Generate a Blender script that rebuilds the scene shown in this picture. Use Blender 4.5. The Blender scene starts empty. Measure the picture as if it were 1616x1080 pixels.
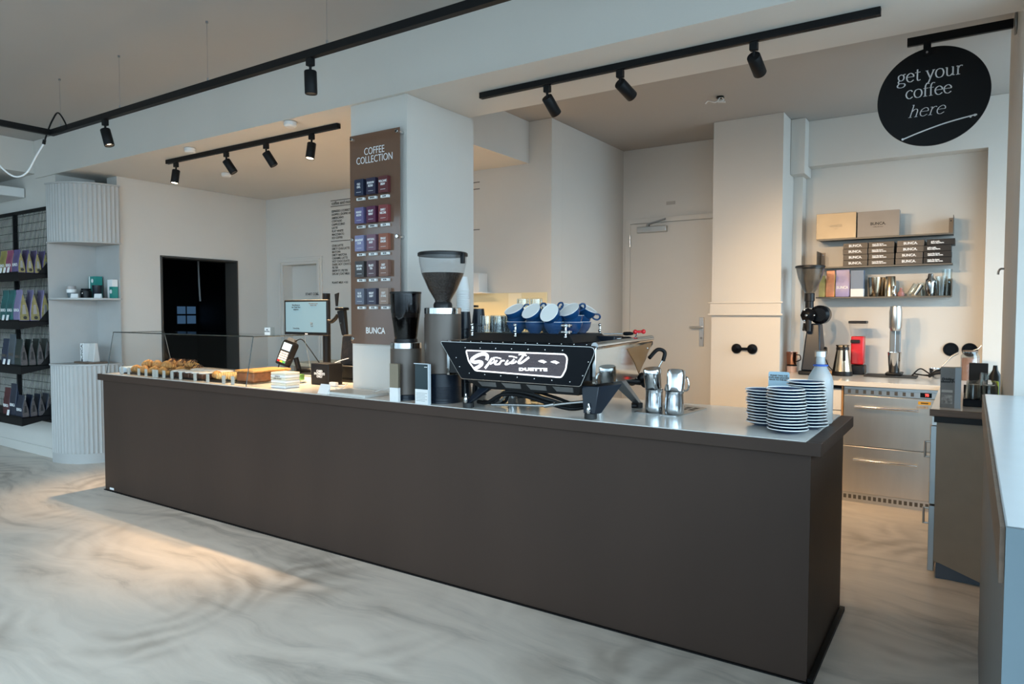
import bpy, bmesh, math, random
from mathutils import Matrix, Vector
PI = math.pi
random.seed(7)
C = bpy.context.scene.collection
S = bpy.context.scene

# ------------------------------------------------------------------ camera
cam_data = bpy.data.cameras.new('camera')
cam_data.sensor_width = 36.0
cam_data.lens = 36.0 * 1093.94 / 1616.0
cam_data.clip_start = 0.05
cam = bpy.data.objects.new('camera', cam_data)
C.objects.link(cam)
yaw, pitch, roll = math.radians(33.51), math.radians(-2.379), math.radians(0.076)
fwd = Vector((-math.sin(yaw) * math.cos(pitch), math.cos(yaw) * math.cos(pitch), math.sin(pitch)))
rgt = Vector((math.cos(yaw), math.sin(yaw), 0))
upv = rgt.cross(fwd)
r2 = rgt * math.cos(roll) + upv * math.sin(roll)
u2 = -rgt * math.sin(roll) + upv * math.cos(roll)
m = Matrix.Identity(4)
for i in range(3):
    m[i][0] = r2[i]; m[i][1] = u2[i]; m[i][2] = -fwd[i]
m[2][3] = 1.55
cam.matrix_world = m
S.camera = cam

# ------------------------------------------------------------------ world, exposure
w = bpy.data.worlds.new('daylight'); S.world = w; w.use_nodes = True
bg = w.node_tree.nodes['Background']
bg.inputs[0].default_value = (0.58, 0.82, 1.0, 1)
# overcast sky, made brighter on the right so the rear niche is lit
_tc = w.node_tree.nodes.new('ShaderNodeTexCoord'); _sx = w.node_tree.nodes.new('ShaderNodeSeparateXYZ'); _mr = w.node_tree.nodes.new('ShaderNodeMapRange')
_mr.inputs['From Min'].default_value = -0.1; _mr.inputs['From Max'].default_value = 0.8; _mr.inputs['To Min'].default_value = 1.72; _mr.inputs['To Max'].default_value = 6.0
w.node_tree.links.new(_tc.outputs['Generated'], _sx.inputs[0]); w.node_tree.links.new(_sx.outputs[0], _mr.inputs[0]); 
# the street below the horizon is darker than the sky
_gz = w.node_tree.nodes.new('ShaderNodeMapRange'); _gz.inputs['From Min'].default_value = -0.12; _gz.inputs['From Max'].default_value = 0.06; _gz.inputs['To Min'].default_value = 0.42; _gz.inputs['To Max'].default_value = 1.55
_mu = w.node_tree.nodes.new('ShaderNodeMath'); _mu.operation = 'MULTIPLY'
w.node_tree.links.new(_sx.outputs[2], _gz.inputs[0]); w.node_tree.links.new(_mr.outputs[0], _mu.inputs[0]); w.node_tree.links.new(_gz.outputs[0], _mu.inputs[1]); w.node_tree.links.new(_mu.outputs[0], bg.inputs[1])
S.view_settings.view_transform = 'Standard'
S.view_settings.look = 'None'
S.view_settings.gamma = 1.0
S.view_settings.use_curve_mapping = False
S.view_settings.exposure = 0.0

def portal(loc, rot, sx, sy):
    l = bpy.data.lights.new('window_portal', 'AREA'); l.shape = 'RECTANGLE'; l.size = sx; l.size_y = sy
    l.cycles.is_portal = True
    o = bpy.data.objects.new('window_portal', l); C.objects.link(o); o.location = loc; o.rotation_euler = rot
portal((-3.5, -1.55, 1.75), (PI / 2, 0, 0), 10.0, 2.8)          # shop windows behind the camera
portal((1.55, 0.6, 1.9), (PI / 2, 0, PI / 2), 6.0, 2.6)        # side windows on the right
portal((1.62, 6.3, 2.15), (PI / 2, 0, PI / 2), 1.6, 2.3)         # rear side window

SPOT_W = 300.0
WARM = (1.0, 0.68, 0.38)
def spot(loc, direction, power, angle=80, blend=1.0, col=WARM, size=0.04):
    l = bpy.data.lights.new('spot_bulb', 'SPOT'); l.energy = power; l.color = col
    l.spot_size = math.radians(angle); l.spot_blend = blend; l.shadow_soft_size = size
    o = bpy.data.objects.new('spot_bulb', l); C.objects.link(o); o.location = loc
    o.rotation_euler = Vector(direction).to_track_quat('-Z', 'Y').to_euler()
    return o

# ------------------------------------------------------------------ materials
MATS = {}
def mat(name, col, rough=0.5, metal=0.0, spec=0.5, noise=0.0, nscale=8.0, bump=0.0, bscale=60.0, emit=None, estr=0.0, coat=0.0, stretch=None):
    if name in MATS: return MATS[name]
    mt = bpy.data.materials.new(name); mt.use_nodes = True
    nt = mt.node_tree; b = nt.nodes['Principled BSDF']
    b.inputs['Base Color'].default_value = (*col, 1)
    b.inputs['Roughness'].default_value = rough
    b.inputs['Metallic'].default_value = metal
    b.inputs['Specular IOR Level'].default_value = spec
    if coat: b.inputs['Coat Weight'].default_value = coat
    tc = nt.nodes.new('ShaderNodeTexCoord')
    src = tc.outputs['Object']
    if stretch:
        mp = nt.nodes.new('ShaderNodeMapping'); mp.inputs['Scale'].default_value = stretch
        nt.links.new(src, mp.inputs[0]); src = mp.outputs[0]
    if noise:
        n = nt.nodes.new('ShaderNodeTexNoise'); n.inputs['Scale'].default_value = nscale; n.inputs['Detail'].default_value = 5
        nt.links.new(src, n.inputs['Vector'])
        r = nt.nodes.new('ShaderNodeValToRGB')
        r.color_ramp.elements[0].position = 0.3; r.color_ramp.elements[1].position = 0.7
        r.color_ramp.elements[0].color = (*[c * (1 - noise) for c in col], 1)
        r.color_ramp.elements[1].color = (*[min(1, c * (1 + noise)) for c in col], 1)
        nt.links.new(n.outputs['Fac'], r.inputs[0]); nt.links.new(r.outputs[0], b.inputs['Base Color'])
    if bump:
        n2 = nt.nodes.new('ShaderNodeTexNoise'); n2.inputs['Scale'].default_value = bscale; n2.inputs['Detail'].default_value = 4
        nt.links.new(src, n2.inputs['Vector'])
        bp = nt.nodes.new('ShaderNodeBump'); bp.inputs['Strength'].default_value = bump; bp.inputs['Distance'].default_value = 0.01
        nt.links.new(n2.outputs['Fac'], bp.inputs['Height']); nt.links.new(bp.outputs[0], b.inputs['Normal'])
    if emit:
        b.inputs['Emission Color'].default_value = (*emit, 1); b.inputs['Emission Strength'].default_value = estr
    MATS[name] = mt
    return mt

def glass_mat(name, tint=(0.93, 0.97, 0.96), rough=0.02, refl=1.0, ior=1.45):
    mt = bpy.data.materials.new(name); mt.use_nodes = True; nt = mt.node_tree
    for n in list(nt.nodes): nt.nodes.remove(n)
    out = nt.nodes.new('ShaderNodeOutputMaterial'); mx = nt.nodes.new('ShaderNodeMixShader')
    tr = nt.nodes.new('ShaderNodeBsdfTransparent'); tr.inputs[0].default_value = (*tint, 1)
    gl = nt.nodes.new('ShaderNodeBsdfGlossy'); gl.inputs['Roughness'].default_value = rough
    lw_ = nt.nodes.new('ShaderNodeLayerWeight'); lw_.inputs[0].default_value = 0.5
    pw = nt.nodes.new('ShaderNodeMath'); pw.operation = 'POWER'; pw.inputs[1].default_value = 3.5
    mu = nt.nodes.new('ShaderNodeMath'); mu.operation = 'MULTIPLY_ADD'; mu.inputs[1].default_value = 0.75 * refl; mu.inputs[2].default_value = 0.035 * refl; mu.use_clamp = True
    nt.links.new(lw_.outputs['Facing'], pw.inputs[0]); nt.links.new(pw.outputs[0], mu.inputs[0]); nt.links.new(mu.outputs[0], mx.inputs[0])
    nt.links.new(tr.outputs[0], mx.inputs[1]); nt.links.new(gl.outputs[0], mx.inputs[2]); nt.links.new(mx.outputs[0], out.inputs[0])
    MATS[name] = mt
    return mt

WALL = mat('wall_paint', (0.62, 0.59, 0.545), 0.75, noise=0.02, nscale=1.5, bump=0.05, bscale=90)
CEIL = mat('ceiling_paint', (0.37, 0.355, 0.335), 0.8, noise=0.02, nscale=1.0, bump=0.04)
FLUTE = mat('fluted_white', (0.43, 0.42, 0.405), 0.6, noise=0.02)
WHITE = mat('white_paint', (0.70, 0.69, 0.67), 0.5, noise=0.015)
COUNTER = mat('brown_laminate', (0.049, 0.030, 0.022), 0.5, spec=0.25, noise=0.10, nscale=2.0, bump=0.05, bscale=25, stretch=(1, 1, 0.25))
TOPW = mat('white_worktop', (0.72, 0.70, 0.66), 0.16, noise=0.02, nscale=5)
BLACK = mat('black_metal', (0.006, 0.006, 0.0065), 0.5, spec=0.2, noise=0.1)
BLKG = mat('black_gloss', (0.004, 0.005, 0.007), 0.25, spec=0.12)
BLKP = mat('black_plastic', (0.009, 0.009, 0.010), 0.4, spec=0.3)
BLUEBLK = mat('navy_black_gloss', (0.006, 0.010, 0.018), 0.3, spec=0.35)
STEEL = mat('brushed_steel', (0.66, 0.62, 0.56), 0.33, 1.0, noise=0.06, nscale=2.5, bump=0.12, bscale=1.6, stretch=(3.0, 1, 0.5))
CHROME = mat('polished_steel', (0.62, 0.62, 0.62), 0.09, 1.0)
SATIN = mat('satin_steel', (0.58, 0.58, 0.57), 0.3, 1.0, noise=0.05)
GREYM = mat('grey_metal', (0.30, 0.30, 0.30), 0.4, 0.8)
TAUPE = mat('taupe_powder_coat', (0.105, 0.085, 0.072), 0.4, 0.3, noise=0.05, bump=0.03, bscale=200)
BRONZE = mat('champagne_foil', (0.30, 0.25, 0.18), 0.48, 0.7, noise=0.05)
BRONZE2 = mat('matt_taupe_card', (0.27, 0.235, 0.205), 0.55, 0.15, noise=0.03)
DKBOX = mat('dark_bronze_card', (0.055, 0.046, 0.038), 0.45, 0.3, noise=0.05)
COPPER = mat('copper', (0.80, 0.42, 0.30), 0.2, 1.0, noise=0.04)
NAVY = mat('navy_glaze', (0.007, 0.042, 0.120), 0.22, spec=0.3, noise=0.05)
GLAZE = mat('white_glaze', (0.84, 0.84, 0.82), 0.12, coat=0.4)
GLASS = glass_mat('clear_glass', (0.975, 0.98, 0.98), 0.02, 0.4)
GLASST = glass_mat('glassware', (0.92, 0.95, 0.95), 0.03, 1.5)
SMOKE = glass_mat('smoked_hopper', (0.42, 0.42, 0.44), 0.05, 0.8)
HOPPER = glass_mat('clear_hopper', (0.94, 0.95, 0.96), 0.04, 0.55)
HOPPER2 = glass_mat('frosted_hopper', (0.74, 0.75, 0.76), 0.2, 1.2)
ACRYL = glass_mat('brown_acrylic', (0.62, 0.42, 0.32), 0.04, 1.2)
MILKY = mat('translucent_bottle', (0.80, 0.86, 0.88), 0.30)
MILKY.node_tree.nodes['Principled BSDF'].inputs['Transmission Weight'].default_value = 0.6
PAPERW = mat('white_paper', (0.78, 0.78, 0.77), 0.6)
CREAM = mat('cream_card', (0.72, 0.66, 0.52), 0.6, noise=0.03)
INK = mat('black_ink', (0.02, 0.02, 0.02), 0.5)
INKB = mat('brown_grey_ink', (0.10, 0.085, 0.07), 0.6)
INKW = mat('white_ink', (0.80, 0.80, 0.80), 0.5)
RED = mat('red_enamel', (0.62, 0.015, 0.02), 0.25)
BEANS = mat('coffee_beans', (0.022, 0.011, 0.006), 0.5, noise=0.6, nscale=90, bump=1.0, bscale=80)
CRUST = mat('golden_pastry', (0.50, 0.25, 0.07), 0.5, noise=0.35, nscale=30, bump=0.4, bscale=60)
CRUST2 = mat('pale_pastry', (0.62, 0.40, 0.16), 0.55, noise=0.25, nscale=26, bump=0.4, bscale=60)
CHOC = mat('chocolate', (0.07, 0.028, 0.014), 0.4, noise=0.3, nscale=20, bump=0.3)
ICING = mat('white_icing', (0.80, 0.77, 0.72), 0.4, noise=0.04, bump=0.3)
PIE = mat('baked_brown_crust', (0.24, 0.085, 0.03), 0.55, noise=0.5, nscale=18, bump=0.6, bscale=30)
WOOD = mat('dark_wood', (0.14, 0.09, 0.06), 0.45, noise=0.2, nscale=6, stretch=(1, 8, 8))
WOODL = mat('pale_wood', (0.20, 0.09, 0.03), 0.4, noise=0.1)
CABBR = mat('taupe_cabinet', (0.30, 0.245, 0.185), 0.45, noise=0.05)
LEDGEW = mat('white_sill', (0.66, 0.72, 0.76), 0.22, noise=0.02)
RUBBER = mat('black_rubber', (0.015, 0.015, 0.015), 0.6)
CLOTH = mat('black_cloth', (0.012, 0.012, 0.014), 0.9, bump=0.6, bscale=30)
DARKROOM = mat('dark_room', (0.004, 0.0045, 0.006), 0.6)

# concrete floor: trowelled swirls
def floor_material():
    mt = bpy.data.materials.new('polished_screed'); mt.use_nodes = True; nt = mt.node_tree; L = nt.links
    b = nt.nodes['Principled BSDF']
    tc = nt.nodes.new('ShaderNodeTexCoord')
    big = nt.nodes.new('ShaderNodeTexNoise'); big.inputs['Scale'].default_value = 0.55; big.inputs['Detail'].default_value = 3
    L.new(tc.outputs['Object'], big.inputs['Vector'])
    addv = nt.nodes.new('ShaderNodeMixRGB'); addv.blend_type = 'ADD'; addv.inputs[0].default_value = 1.0
    L.new(tc.outputs['Object'], addv.inputs[1]); L.new(big.outputs['Color'], addv.inputs[2])
    mp = nt.nodes.new('ShaderNodeMapping'); mp.inputs['Rotation'].default_value = (0, 0, 0.35); mp.inputs['Scale'].default_value = (0.45, 2.6, 1)
    L.new(addv.outputs[0], mp.inputs[0])
    st = nt.nodes.new('ShaderNodeTexNoise'); st.inputs['Scale'].default_value = 1.7; st.inputs['Detail'].default_value = 9; st.inputs['Roughness'].default_value = 0.62
    st.inputs['Distortion'].default_value = 0.5
    L.new(mp.outputs[0], st.inputs['Vector'])
    r = nt.nodes.new('ShaderNodeValToRGB'); cr = r.color_ramp
    cr.elements[0].position = 0.30; cr.elements[0].color = (0.42, 0.37, 0.32, 1)
    cr.elements[1].position = 0.62; cr.elements[1].color = (0.80, 0.71, 0.62, 1)
    e = cr.elements.new(0.46); e.color = (0.70, 0.62, 0.54, 1)
    L.new(st.outputs['Fac'], r.inputs[0])
    # trowel arcs: rings round scattered centres, faded by noise
    vo = nt.nodes.new('ShaderNodeTexVoronoi'); vo.feature = 'F1'; vo.inputs['Scale'].default_value = 0.75
    wn_ = nt.nodes.new('ShaderNodeTexNoise'); wn_.inputs['Scale'].default_value = 1.6; wn_.inputs['Detail'].default_value = 4
    L.new(tc.outputs['Object'], wn_.inputs['Vector'])
    wa = nt.nodes.new('ShaderNodeMixRGB'); wa.blend_type = 'ADD'; wa.inputs[0].default_value = 0.35
    L.new(tc.outputs['Object'], wa.inputs[1]); L.new(wn_.outputs['Color'], wa.inputs[2]); L.new(wa.outputs[0], vo.inputs['Vector'])
    m1 = nt.nodes.new('ShaderNodeMath'); m1.operation = 'MULTIPLY'; m1.inputs[1].default_value = 62.0; L.new(vo.outputs['Distance'], m1.inputs[0])
    m2 = nt.nodes.new('ShaderNodeMath'); m2.operation = 'SINE'; L.new(m1.outputs[0], m2.inputs[0])
    mk_ = nt.nodes.new('ShaderNodeTexNoise'); mk_.inputs['Scale'].default_value = 1.3; mk_.inputs['Detail'].default_value = 6; L.new(tc.outputs['Object'], mk_.inputs['Vector'])
    mr_ = nt.nodes.new('ShaderNodeMapRange'); mr_.inputs['From Min'].default_value = 0.46; mr_.inputs['From Max'].default_value = 0.66; mr_.inputs['To Max'].default_value = 0.85; L.new(mk_.outputs['Fac'], mr_.inputs[0])
    m3 = nt.nodes.new('ShaderNodeMath'); m3.operation = 'MULTIPLY_ADD'; m3.inputs[1].default_value = 0.5; m3.inputs[2].default_value = 0.5; L.new(m2.outputs[0], m3.inputs[0])
    m4 = nt.nodes.new('ShaderNodeMath'); m4.operation = 'MULTIPLY'; L.new(m3.outputs[0], m4.inputs[0]); L.new(mr_.outputs[0], m4.inputs[1])
    r2_ = nt.nodes.new('ShaderNodeMixRGB'); r2_.inputs[1].default_value = (1, 1, 1, 1); r2_.inputs[2].default_value = (0.60, 0.57, 0.54, 1); L.new(m4.outputs[0], r2_.inputs[0])
    mx = nt.nodes.new('ShaderNodeMixRGB'); mx.blend_type = 'MULTIPLY'; mx.inputs[0].default_value = 0.9
    L.new(r.outputs[0], mx.inputs[1]); L.new(r2_.outputs[0], mx.inputs[2]); L.new(mx.outputs[0], b.inputs['Base Color'])
    b.inputs['Roughness'].default_value = 0.42
    return mt
FLOOR = floor_material()

# ------------------------------------------------------------------ mesh builder
LOC = {}
class MB:
    def __init__(s): s.v = []; s.f = []
    def add(s, vs, fs):
        n = len(s.v); s.v += [tuple(p) for p in vs]; s.f += [tuple(i + n for i in q) for q in fs]; return s
    def box(s, x0, x1, y0, y1, z0, z1):
        return s.add([(x0, y0, z0), (x1, y0, z0), (x1, y1, z0), (x0, y1, z0), (x0, y0, z1), (x1, y0, z1), (x1, y1, z1), (x0, y1, z1)],
                     [(0, 3, 2, 1), (4, 5, 6, 7), (0, 1, 5, 4), (1, 2, 6, 5), (2, 3, 7, 6), (3, 0, 4, 7)])
    def hexa(s, p):   # 4 bottom then 4 top
        return s.add(p, [(0, 3, 2, 1), (4, 5, 6, 7), (0, 1, 5, 4), (1, 2, 6, 5), (2, 3, 7, 6), (3, 0, 4, 7)])
    def prism(s, pts, a, b, plane='xz'):
        n = len(pts)
        def P(p, d): return {'xz': (p[0], d, p[1]), 'xy': (p[0], p[1], d), 'yz': (d, p[0], p[1])}[plane]
        vs = [P(p, a) for p in pts] + [P(p, b) for p in pts]
        fs = [tuple(range(n))[::-1], tuple(range(n, 2 * n))] + [(i, (i + 1) % n, n + (i + 1) % n, n + i) for i in range(n)]
        return s.add(vs, fs)
    def lathe(s, prof, n=28, c=(0, 0, 0), M=None, closed=False, cap=True):
        k = len(prof); vs = []
        for (r, z) in prof:
            for i in range(n):
                a = 2 * PI * i / n; vs.append(Vector((r * math.cos(a), r * math.sin(a), z)))
        if M is not None: vs = [M @ q for q in vs]
        vs = [(q[0] + c[0], q[1] + c[1], q[2] + c[2]) for q in vs]
        fs = []
        for j in range(k - 1 if not closed else k):
            j2 = (j + 1) % k
            for i in range(n):
                i2 = (i + 1) % n
                fs.append((j * n + i, j * n + i2, j2 * n + i2, j2 * n + i))
        if not closed and cap:
            if prof[0][0] > 1e-5: fs.append(tuple(range(n))[::-1])
            if prof[-1][0] > 1e-5: fs.append(tuple((k - 1) * n + i for i in range(n)))
        return s.add(vs, fs)
    def cyl(s, p0, p1, r0, r1=None, n=20):
        if r1 is None: r1 = r0
        p0 = Vector(p0); p1 = Vector(p1); d = p1 - p0
        M = d.to_track_quat('Z', 'Y').to_matrix()
        return s.lathe([(r0, 0), (r1, d.length)], n, tuple(p0), M)
    def sphere(s, c, r, n=14, sc=(1, 1, 1), M=None):
        k = n // 2; prof = [(max(1e-6, r * math.sin(PI * j / k)), -r * math.cos(PI * j / k)) for j in range(k + 1)]
        MM = Matrix.Diagonal(sc) if M is None else M @ Matrix.Diagonal(sc)
        return s.lathe(prof, n, c, MM)
    def tube(s, path, r, n=10, closed=False, rr=None):
        path = [Vector(p) for p in path]; k = len(path); vs = []; fs = []
        up = None
        for i, p in enumerate(path):
            a = path[i - 1] if (i > 0 or closed) else p
            b = path[(i + 1) % k] if (i < k - 1 or closed) else p
            t = (b - a).normalized()
            if up is None: up = t.orthogonal().normalized()
            up = (up - t * up.dot(t)).normalized(); sd = t.cross(up)
            q = rr[i] if rr else r
            for j in range(n):
                an = 2 * PI * j / n; vs.append(p + up * (q * math.cos(an)) + sd * (q * math.sin(an)))
        for i in range(k if closed else k - 1):
            i2 = (i + 1) % k
            for j in range(n):
                j2 = (j + 1) % n; fs.append((i * n + j, i * n + j2, i2 * n + j2, i2 * n + j))
        if not closed: fs += [tuple(range(n))[::-1], tuple((k - 1) * n + j for j in range(n))]
        return s.add(vs, fs)
    def xf(s, M):
        s.v = [tuple(M @ Vector(p)) for p in s.v]; return s
    def build(s, name, mt, parent=None, world=False, bevel=0, seg=2, smooth=38, loc=None, solid=0, sub=0):
        vs = s.v
        if world and parent is not None:
            L = LOC[parent.name]; vs = [(p[0] - L[0], p[1] - L[1], p[2] - L[2]) for p in vs]
        if world and parent is None and loc is not None:
            vs = [(p[0] - loc[0], p[1] - loc[1], p[2] - loc[2]) for p in vs]
        me = bpy.data.meshes.new(name); me.from_pydata(vs, [], s.f); me.validate()
        bm = bmesh.new(); bm.from_mesh(me); bmesh.ops.recalc_face_normals(bm, faces=bm.faces); bm.to_mesh(me); bm.free()
        if smooth:
            me.polygons.foreach_set('use_smooth', [True] * len(me.polygons))
            me.set_sharp_from_angle(angle=math.radians(smooth))
        me.materials.append(mt)
        o = bpy.data.objects.new(name, me); C.objects.link(o)
        if parent is not None: o.parent = parent; LOC[o.name] = LOC[parent.name]
        else:
            if loc is not None: o.location = loc
            LOC[o.name] = tuple(loc) if loc is not None else (0, 0, 0)
        if solid:
            sm = o.modifiers.new('solid', 'SOLIDIFY'); sm.thickness = solid; sm.offset = 0
        if sub:
            ss = o.modifiers.new('sub', 'SUBSURF'); ss.levels = sub; ss.render_levels = sub
        if bevel:
            bv = o.modifiers.new('bevel', 'BEVEL'); bv.width = bevel; bv.segments = seg; bv.limit_method = 'ANGLE'; bv.angle_limit = math.radians(40)
        return o
def tag(o, label=None, cat=None, group=None, kind=None):
    if label: o['label'] = label
    if cat: o['category'] = cat
    if group: o['group'] = group
    if kind: o['kind'] = kind
    return o
def thing(name, loc, label, cat, group=None, rz=0):
    o = bpy.data.objects.new(name, None); C.objects.link(o); o.location = loc; o.rotation_euler = (0, 0, rz)
    o.empty_display_size = 0.05; LOC[o.name] = tuple(loc)
    return tag(o, label, cat, group)
def struct(name, mb, mt, parent=None, **k):
    o = mb.build(name, mt, parent, world=True, **k)
    if parent is None: o['kind'] = 'structure'
    return o
def dup(root, loc, rot=None, label=None, group=None, scale=None):
    kids = {}
    for ob in C.objects:
        if ob.parent: kids.setdefault(ob.parent.name, []).append(ob)
    def cp(o, par):
        c = o.copy(); C.objects.link(c)
        if par is not None: c.parent = par
        for ch in kids.get(o.name, []): cp(ch, c)
        return c
    r = cp(root, None); r.location = loc
    if rot is not None: r.rotation_euler = (0, 0, rot) if not hasattr(rot, '__len__') else rot
    if scale is not None: r.scale = (scale,) * 3 if not hasattr(scale, '__len__') else scale
    if label: r['label'] = label
    if group: r['group'] = group
    return r
ROTF = Matrix.Rotation(PI / 2, 4, 'X')      # flat lettering stands up facing the room (-y)
def text(name, s, size, loc, mt, parent=None, align='CENTER', M=ROTF, sx=1.0, off=0.0, depth=0.0006, spacing=1.0, line=1.0, world=True, shear=0.0):
    cu = bpy.data.curves.new(name, 'FONT'); cu.body = s; cu.size = size; cu.align_x = align; cu.align_y = 'CENTER'
    cu.extrude = depth; cu.offset = off; cu.resolution_u = 3; cu.space_character = spacing; cu.space_line = line; cu.shear = shear
    tmp = bpy.data.objects.new(name, cu); C.objects.link(tmp)
    dg = bpy.context.evaluated_depsgraph_get(); dg.update()
    me = bpy.data.meshes.new_from_object(tmp.evaluated_get(dg))
    bpy.data.objects.remove(tmp); bpy.data.curves.remove(cu)
    me.name = name
    L = LOC[parent.name] if (parent is not None and world) else (0, 0, 0)
    T = Matrix.Translation(Vector(loc) - Vector(L)) @ M @ Matrix.Diagonal((sx, 1, 1, 1))
    me.transform(T)
    me.materials.clear(); me.materials.append(mt)
    o = bpy.data.objects.new(name, me); C.objects.link(o)
    if parent is not None: o.parent = parent; LOC[o.name] = LOC[parent.name]
    return o
def spline(pts, n=8, closed=False):
    P = [Vector(p) for p in pts]; out = []; k = len(P)
    for i in range(k if closed else k - 1):
        p0 = P[(i - 1) % k] if (closed or i > 0) else P[i] * 2 - P[i + 1]
        p1 = P[i]; p2 = P[(i + 1) % k]
        p3 = P[(i + 2) % k] if (closed or i < k - 2) else p2 * 2 - p1
        for j in range(n):
            t = j / n
            out.append(0.5 * ((2 * p1) + (p2 - p0) * t + (2 * p0 - 5 * p1 + 4 * p2 - p3) * t * t + (3 * p1 - p0 - 3 * p2 + p3) * t ** 3))
    if not closed: out.append(P[-1])
    return out
def ribbon(mb, pts, y, thick, thin=None, depth=0.001):
    # flat pen stroke in the xz plane, thick on verticals and thin on horizontals
    k = len(pts); a = []; b = []
    for i, p in enumerate(pts):
        d = (pts[min(i + 1, k - 1)] - pts[max(i - 1, 0)]); d.normalize()
        wd = thick if thin is None else thin + (thick - thin) * abs(d.y) ** 1.3
        nrm = Vector((-d.y, d.x)) * wd / 2
        a.append(p + nrm); b.append(p - nrm)
    vs = []
    for q in (a, b):
        vs += [(p.x, y, p.y) for p in q]
    vs += [(p.x, y - depth, p.y) for p in a] + [(p.x, y - depth, p.y) for p in b]
    fs = []
    for i in range(k - 1):
        fs += [(i, i + 1, k + i + 1, k + i), (2 * k + i, 3 * k + i, 3 * k + i + 1, 2 * k + i + 1), (i, 2 * k + i, 2 * k + i + 1, i + 1), (k + i, k + i + 1, 3 * k + i + 1, 3 * k + i)]
    fs += [(0, k, 3 * k, 2 * k), (k - 1, 3 * k - 1, 4 * k - 1, 2 * k - 1)]
    mb.add(vs, fs)

# ================================================================== SETTING
ZC, ZS = 3.37, 2.977          # main ceiling, dropped ceiling / soffit
struct('floor', MB().box(-14, 3.0, -3.4, 9.0, -0.12, 0.0), FLOOR)
# main ceiling
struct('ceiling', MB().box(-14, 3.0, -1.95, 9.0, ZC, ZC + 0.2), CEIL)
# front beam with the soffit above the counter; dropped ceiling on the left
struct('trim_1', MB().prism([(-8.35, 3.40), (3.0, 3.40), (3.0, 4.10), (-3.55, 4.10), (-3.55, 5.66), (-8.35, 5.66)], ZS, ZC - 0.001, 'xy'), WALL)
# cross beam on the far left
struct('trim_2', MB().box(-9.6, -8.352, -1.79, 3.42, 3.03, ZC - 0.001), WALL)
struct('trim_3', MB().box(-13.9, -8.62, 2.92, 3.41, 2.80, 2.90), WHITE, bevel=0.004)
# walls
struct('wall_shelf', MB().box(-14, -7.93, 3.42, 3.81, 0, ZC - 0.002), WALL)
lw = MB()      # left kitchen wall with a doorway
lw.box(-7.68, -7.48, 3.811, 4.26, 0, ZS - 0.001); lw.box(-7.68, -7.48, 5.23, 5.649, 0, ZS - 0.001); lw.box(-7.68, -7.48, 4.26, 5.23, 2.185, ZS - 0.001)
struct('wall_left', lw, WALL)
mw = MB()      # menu wall with a door opening
mw.box(-7.68, -7.15, 5.65, 5.85, 0, ZC - 0.002); mw.box(-6.53, -3.30, 5.65, 5.85, 0, ZC - 0.002); mw.box(-7.15, -6.53, 5.65, 5.85, 2.14, ZC - 0.002)
struct('wall_menu', mw, WALL)
struct('wall_passage', MB().box(-3.50, -3.30, 5.851, 7.249, 0, ZC - 0.002), WALL)
struct('wall_back', MB().box(-3.5, 3.0, 7.25, 7.45, 0, ZC - 0.002), WALL)
nw = MB()      # wall with the recess for the shelves
nw.box(-1.454, 0.085, 7.09, 7.249, 2.945, ZC - 0.002); nw.box(-1.454, -1.37, 7.09, 7.249, 0, 2.945); nw.box(0.085, 3.0, 7.09, 7.249, 0, ZC - 0.002)
struct('wall_niche', nw, WALL)
struct('wall_column', MB().box(-2.09, -1.455, 6.64, 7.249, 0, ZC - 0.002), WALL)
struct('trim_4', MB().box(-1.453, -1.325, 6.93, 7.248, 2.855, ZC - 0.002), WALL, bevel=0.004)
md = MB(); md.box(-2.10, -1.445, 6.615, 6.639, 1.54, 1.655); md.box(-2.115, -1.43, 6.60, 6.64, 1.532, 1.55); md.box(-2.115, -1.43, 6.605, 6.64, 1.645, 1.66)
struct('trim_5', md, WALL, bevel=0.004)
struct('wall_pillar', MB().box(-3.61, -3.095, 3.43, 4.155, 0.0, ZS - 0.001), WALL)
struct('wall_pier', MB().box(0.166, 0.60, 3.82, 5.45, 0, ZC - 0.002), WALL)
struct('wall_far_left', MB().box(-14.2, -14, -1.95, 3.42, 0, ZC), WALL)
# right window wall: low wall with a deep white sill
struct('wall_right', MB().box(0.062, 0.62, 1.46, 3.80, 0, 1.09), mat('taupe_low_wall', (0.17, 0.16, 0.15), 0.6, noise=0.03))  # low wall coloured darker than the other walls
struct('trim_6', MB().box(0.058, 0.63, 1.45, 3.80, 1.09, 1.186), LEDGEW, bevel=0.003)
struct('trim_7', MB().box(0.050, 0.0575, 1.45, 3.80, 1.085, 1.183), WOOD)
struct('trim_8', MB().box(0.058, 0.63, 1.438, 1.4495, 0, 1.186), mat('blue_grey_front', (0.12, 0.165, 0.19), 0.45, noise=0.04))  # thin front sheet, bluer than the low wall behind it
# window frames along the right side and behind the camera
wf = MB()
for y in (-1.8, 0.0, 1.8, 3.60): wf.box(1.50, 1.60, y, y + 0.10, 0.0, ZC)
wf.box(1.50, 1.60, -1.8, 3.7, 3.20, ZC); wf.box(1.5, 1.6, -1.8, 3.7, 0.0, 0.6)
struct('window_1', wf, GREYM)
struct('wall_right_rear', MB().box(1.5, 1.7, 5.45, 7.25, 0, 0.95), WALL)
wf = MB()
for x in (-14, -10.5, -7.5, -4.5, -1.5, 1.5): wf.box(x, x + 0.10, -1.9, -1.8, 0.0, ZC)
wf.box(-14, 1.6, -1.9, -1.8, 3.15, ZC); wf.box(-14, 1.6, -1.9, -1.8, 0.0, 0.30)
struct('window_2', wf, GREYM)
struct('wall_front_light_block', MB().box(-14, -8.6, -1.79, -1.70, 0, ZC - 0.002), WALL)  # unseen wall added to keep daylight off the left side
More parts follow.
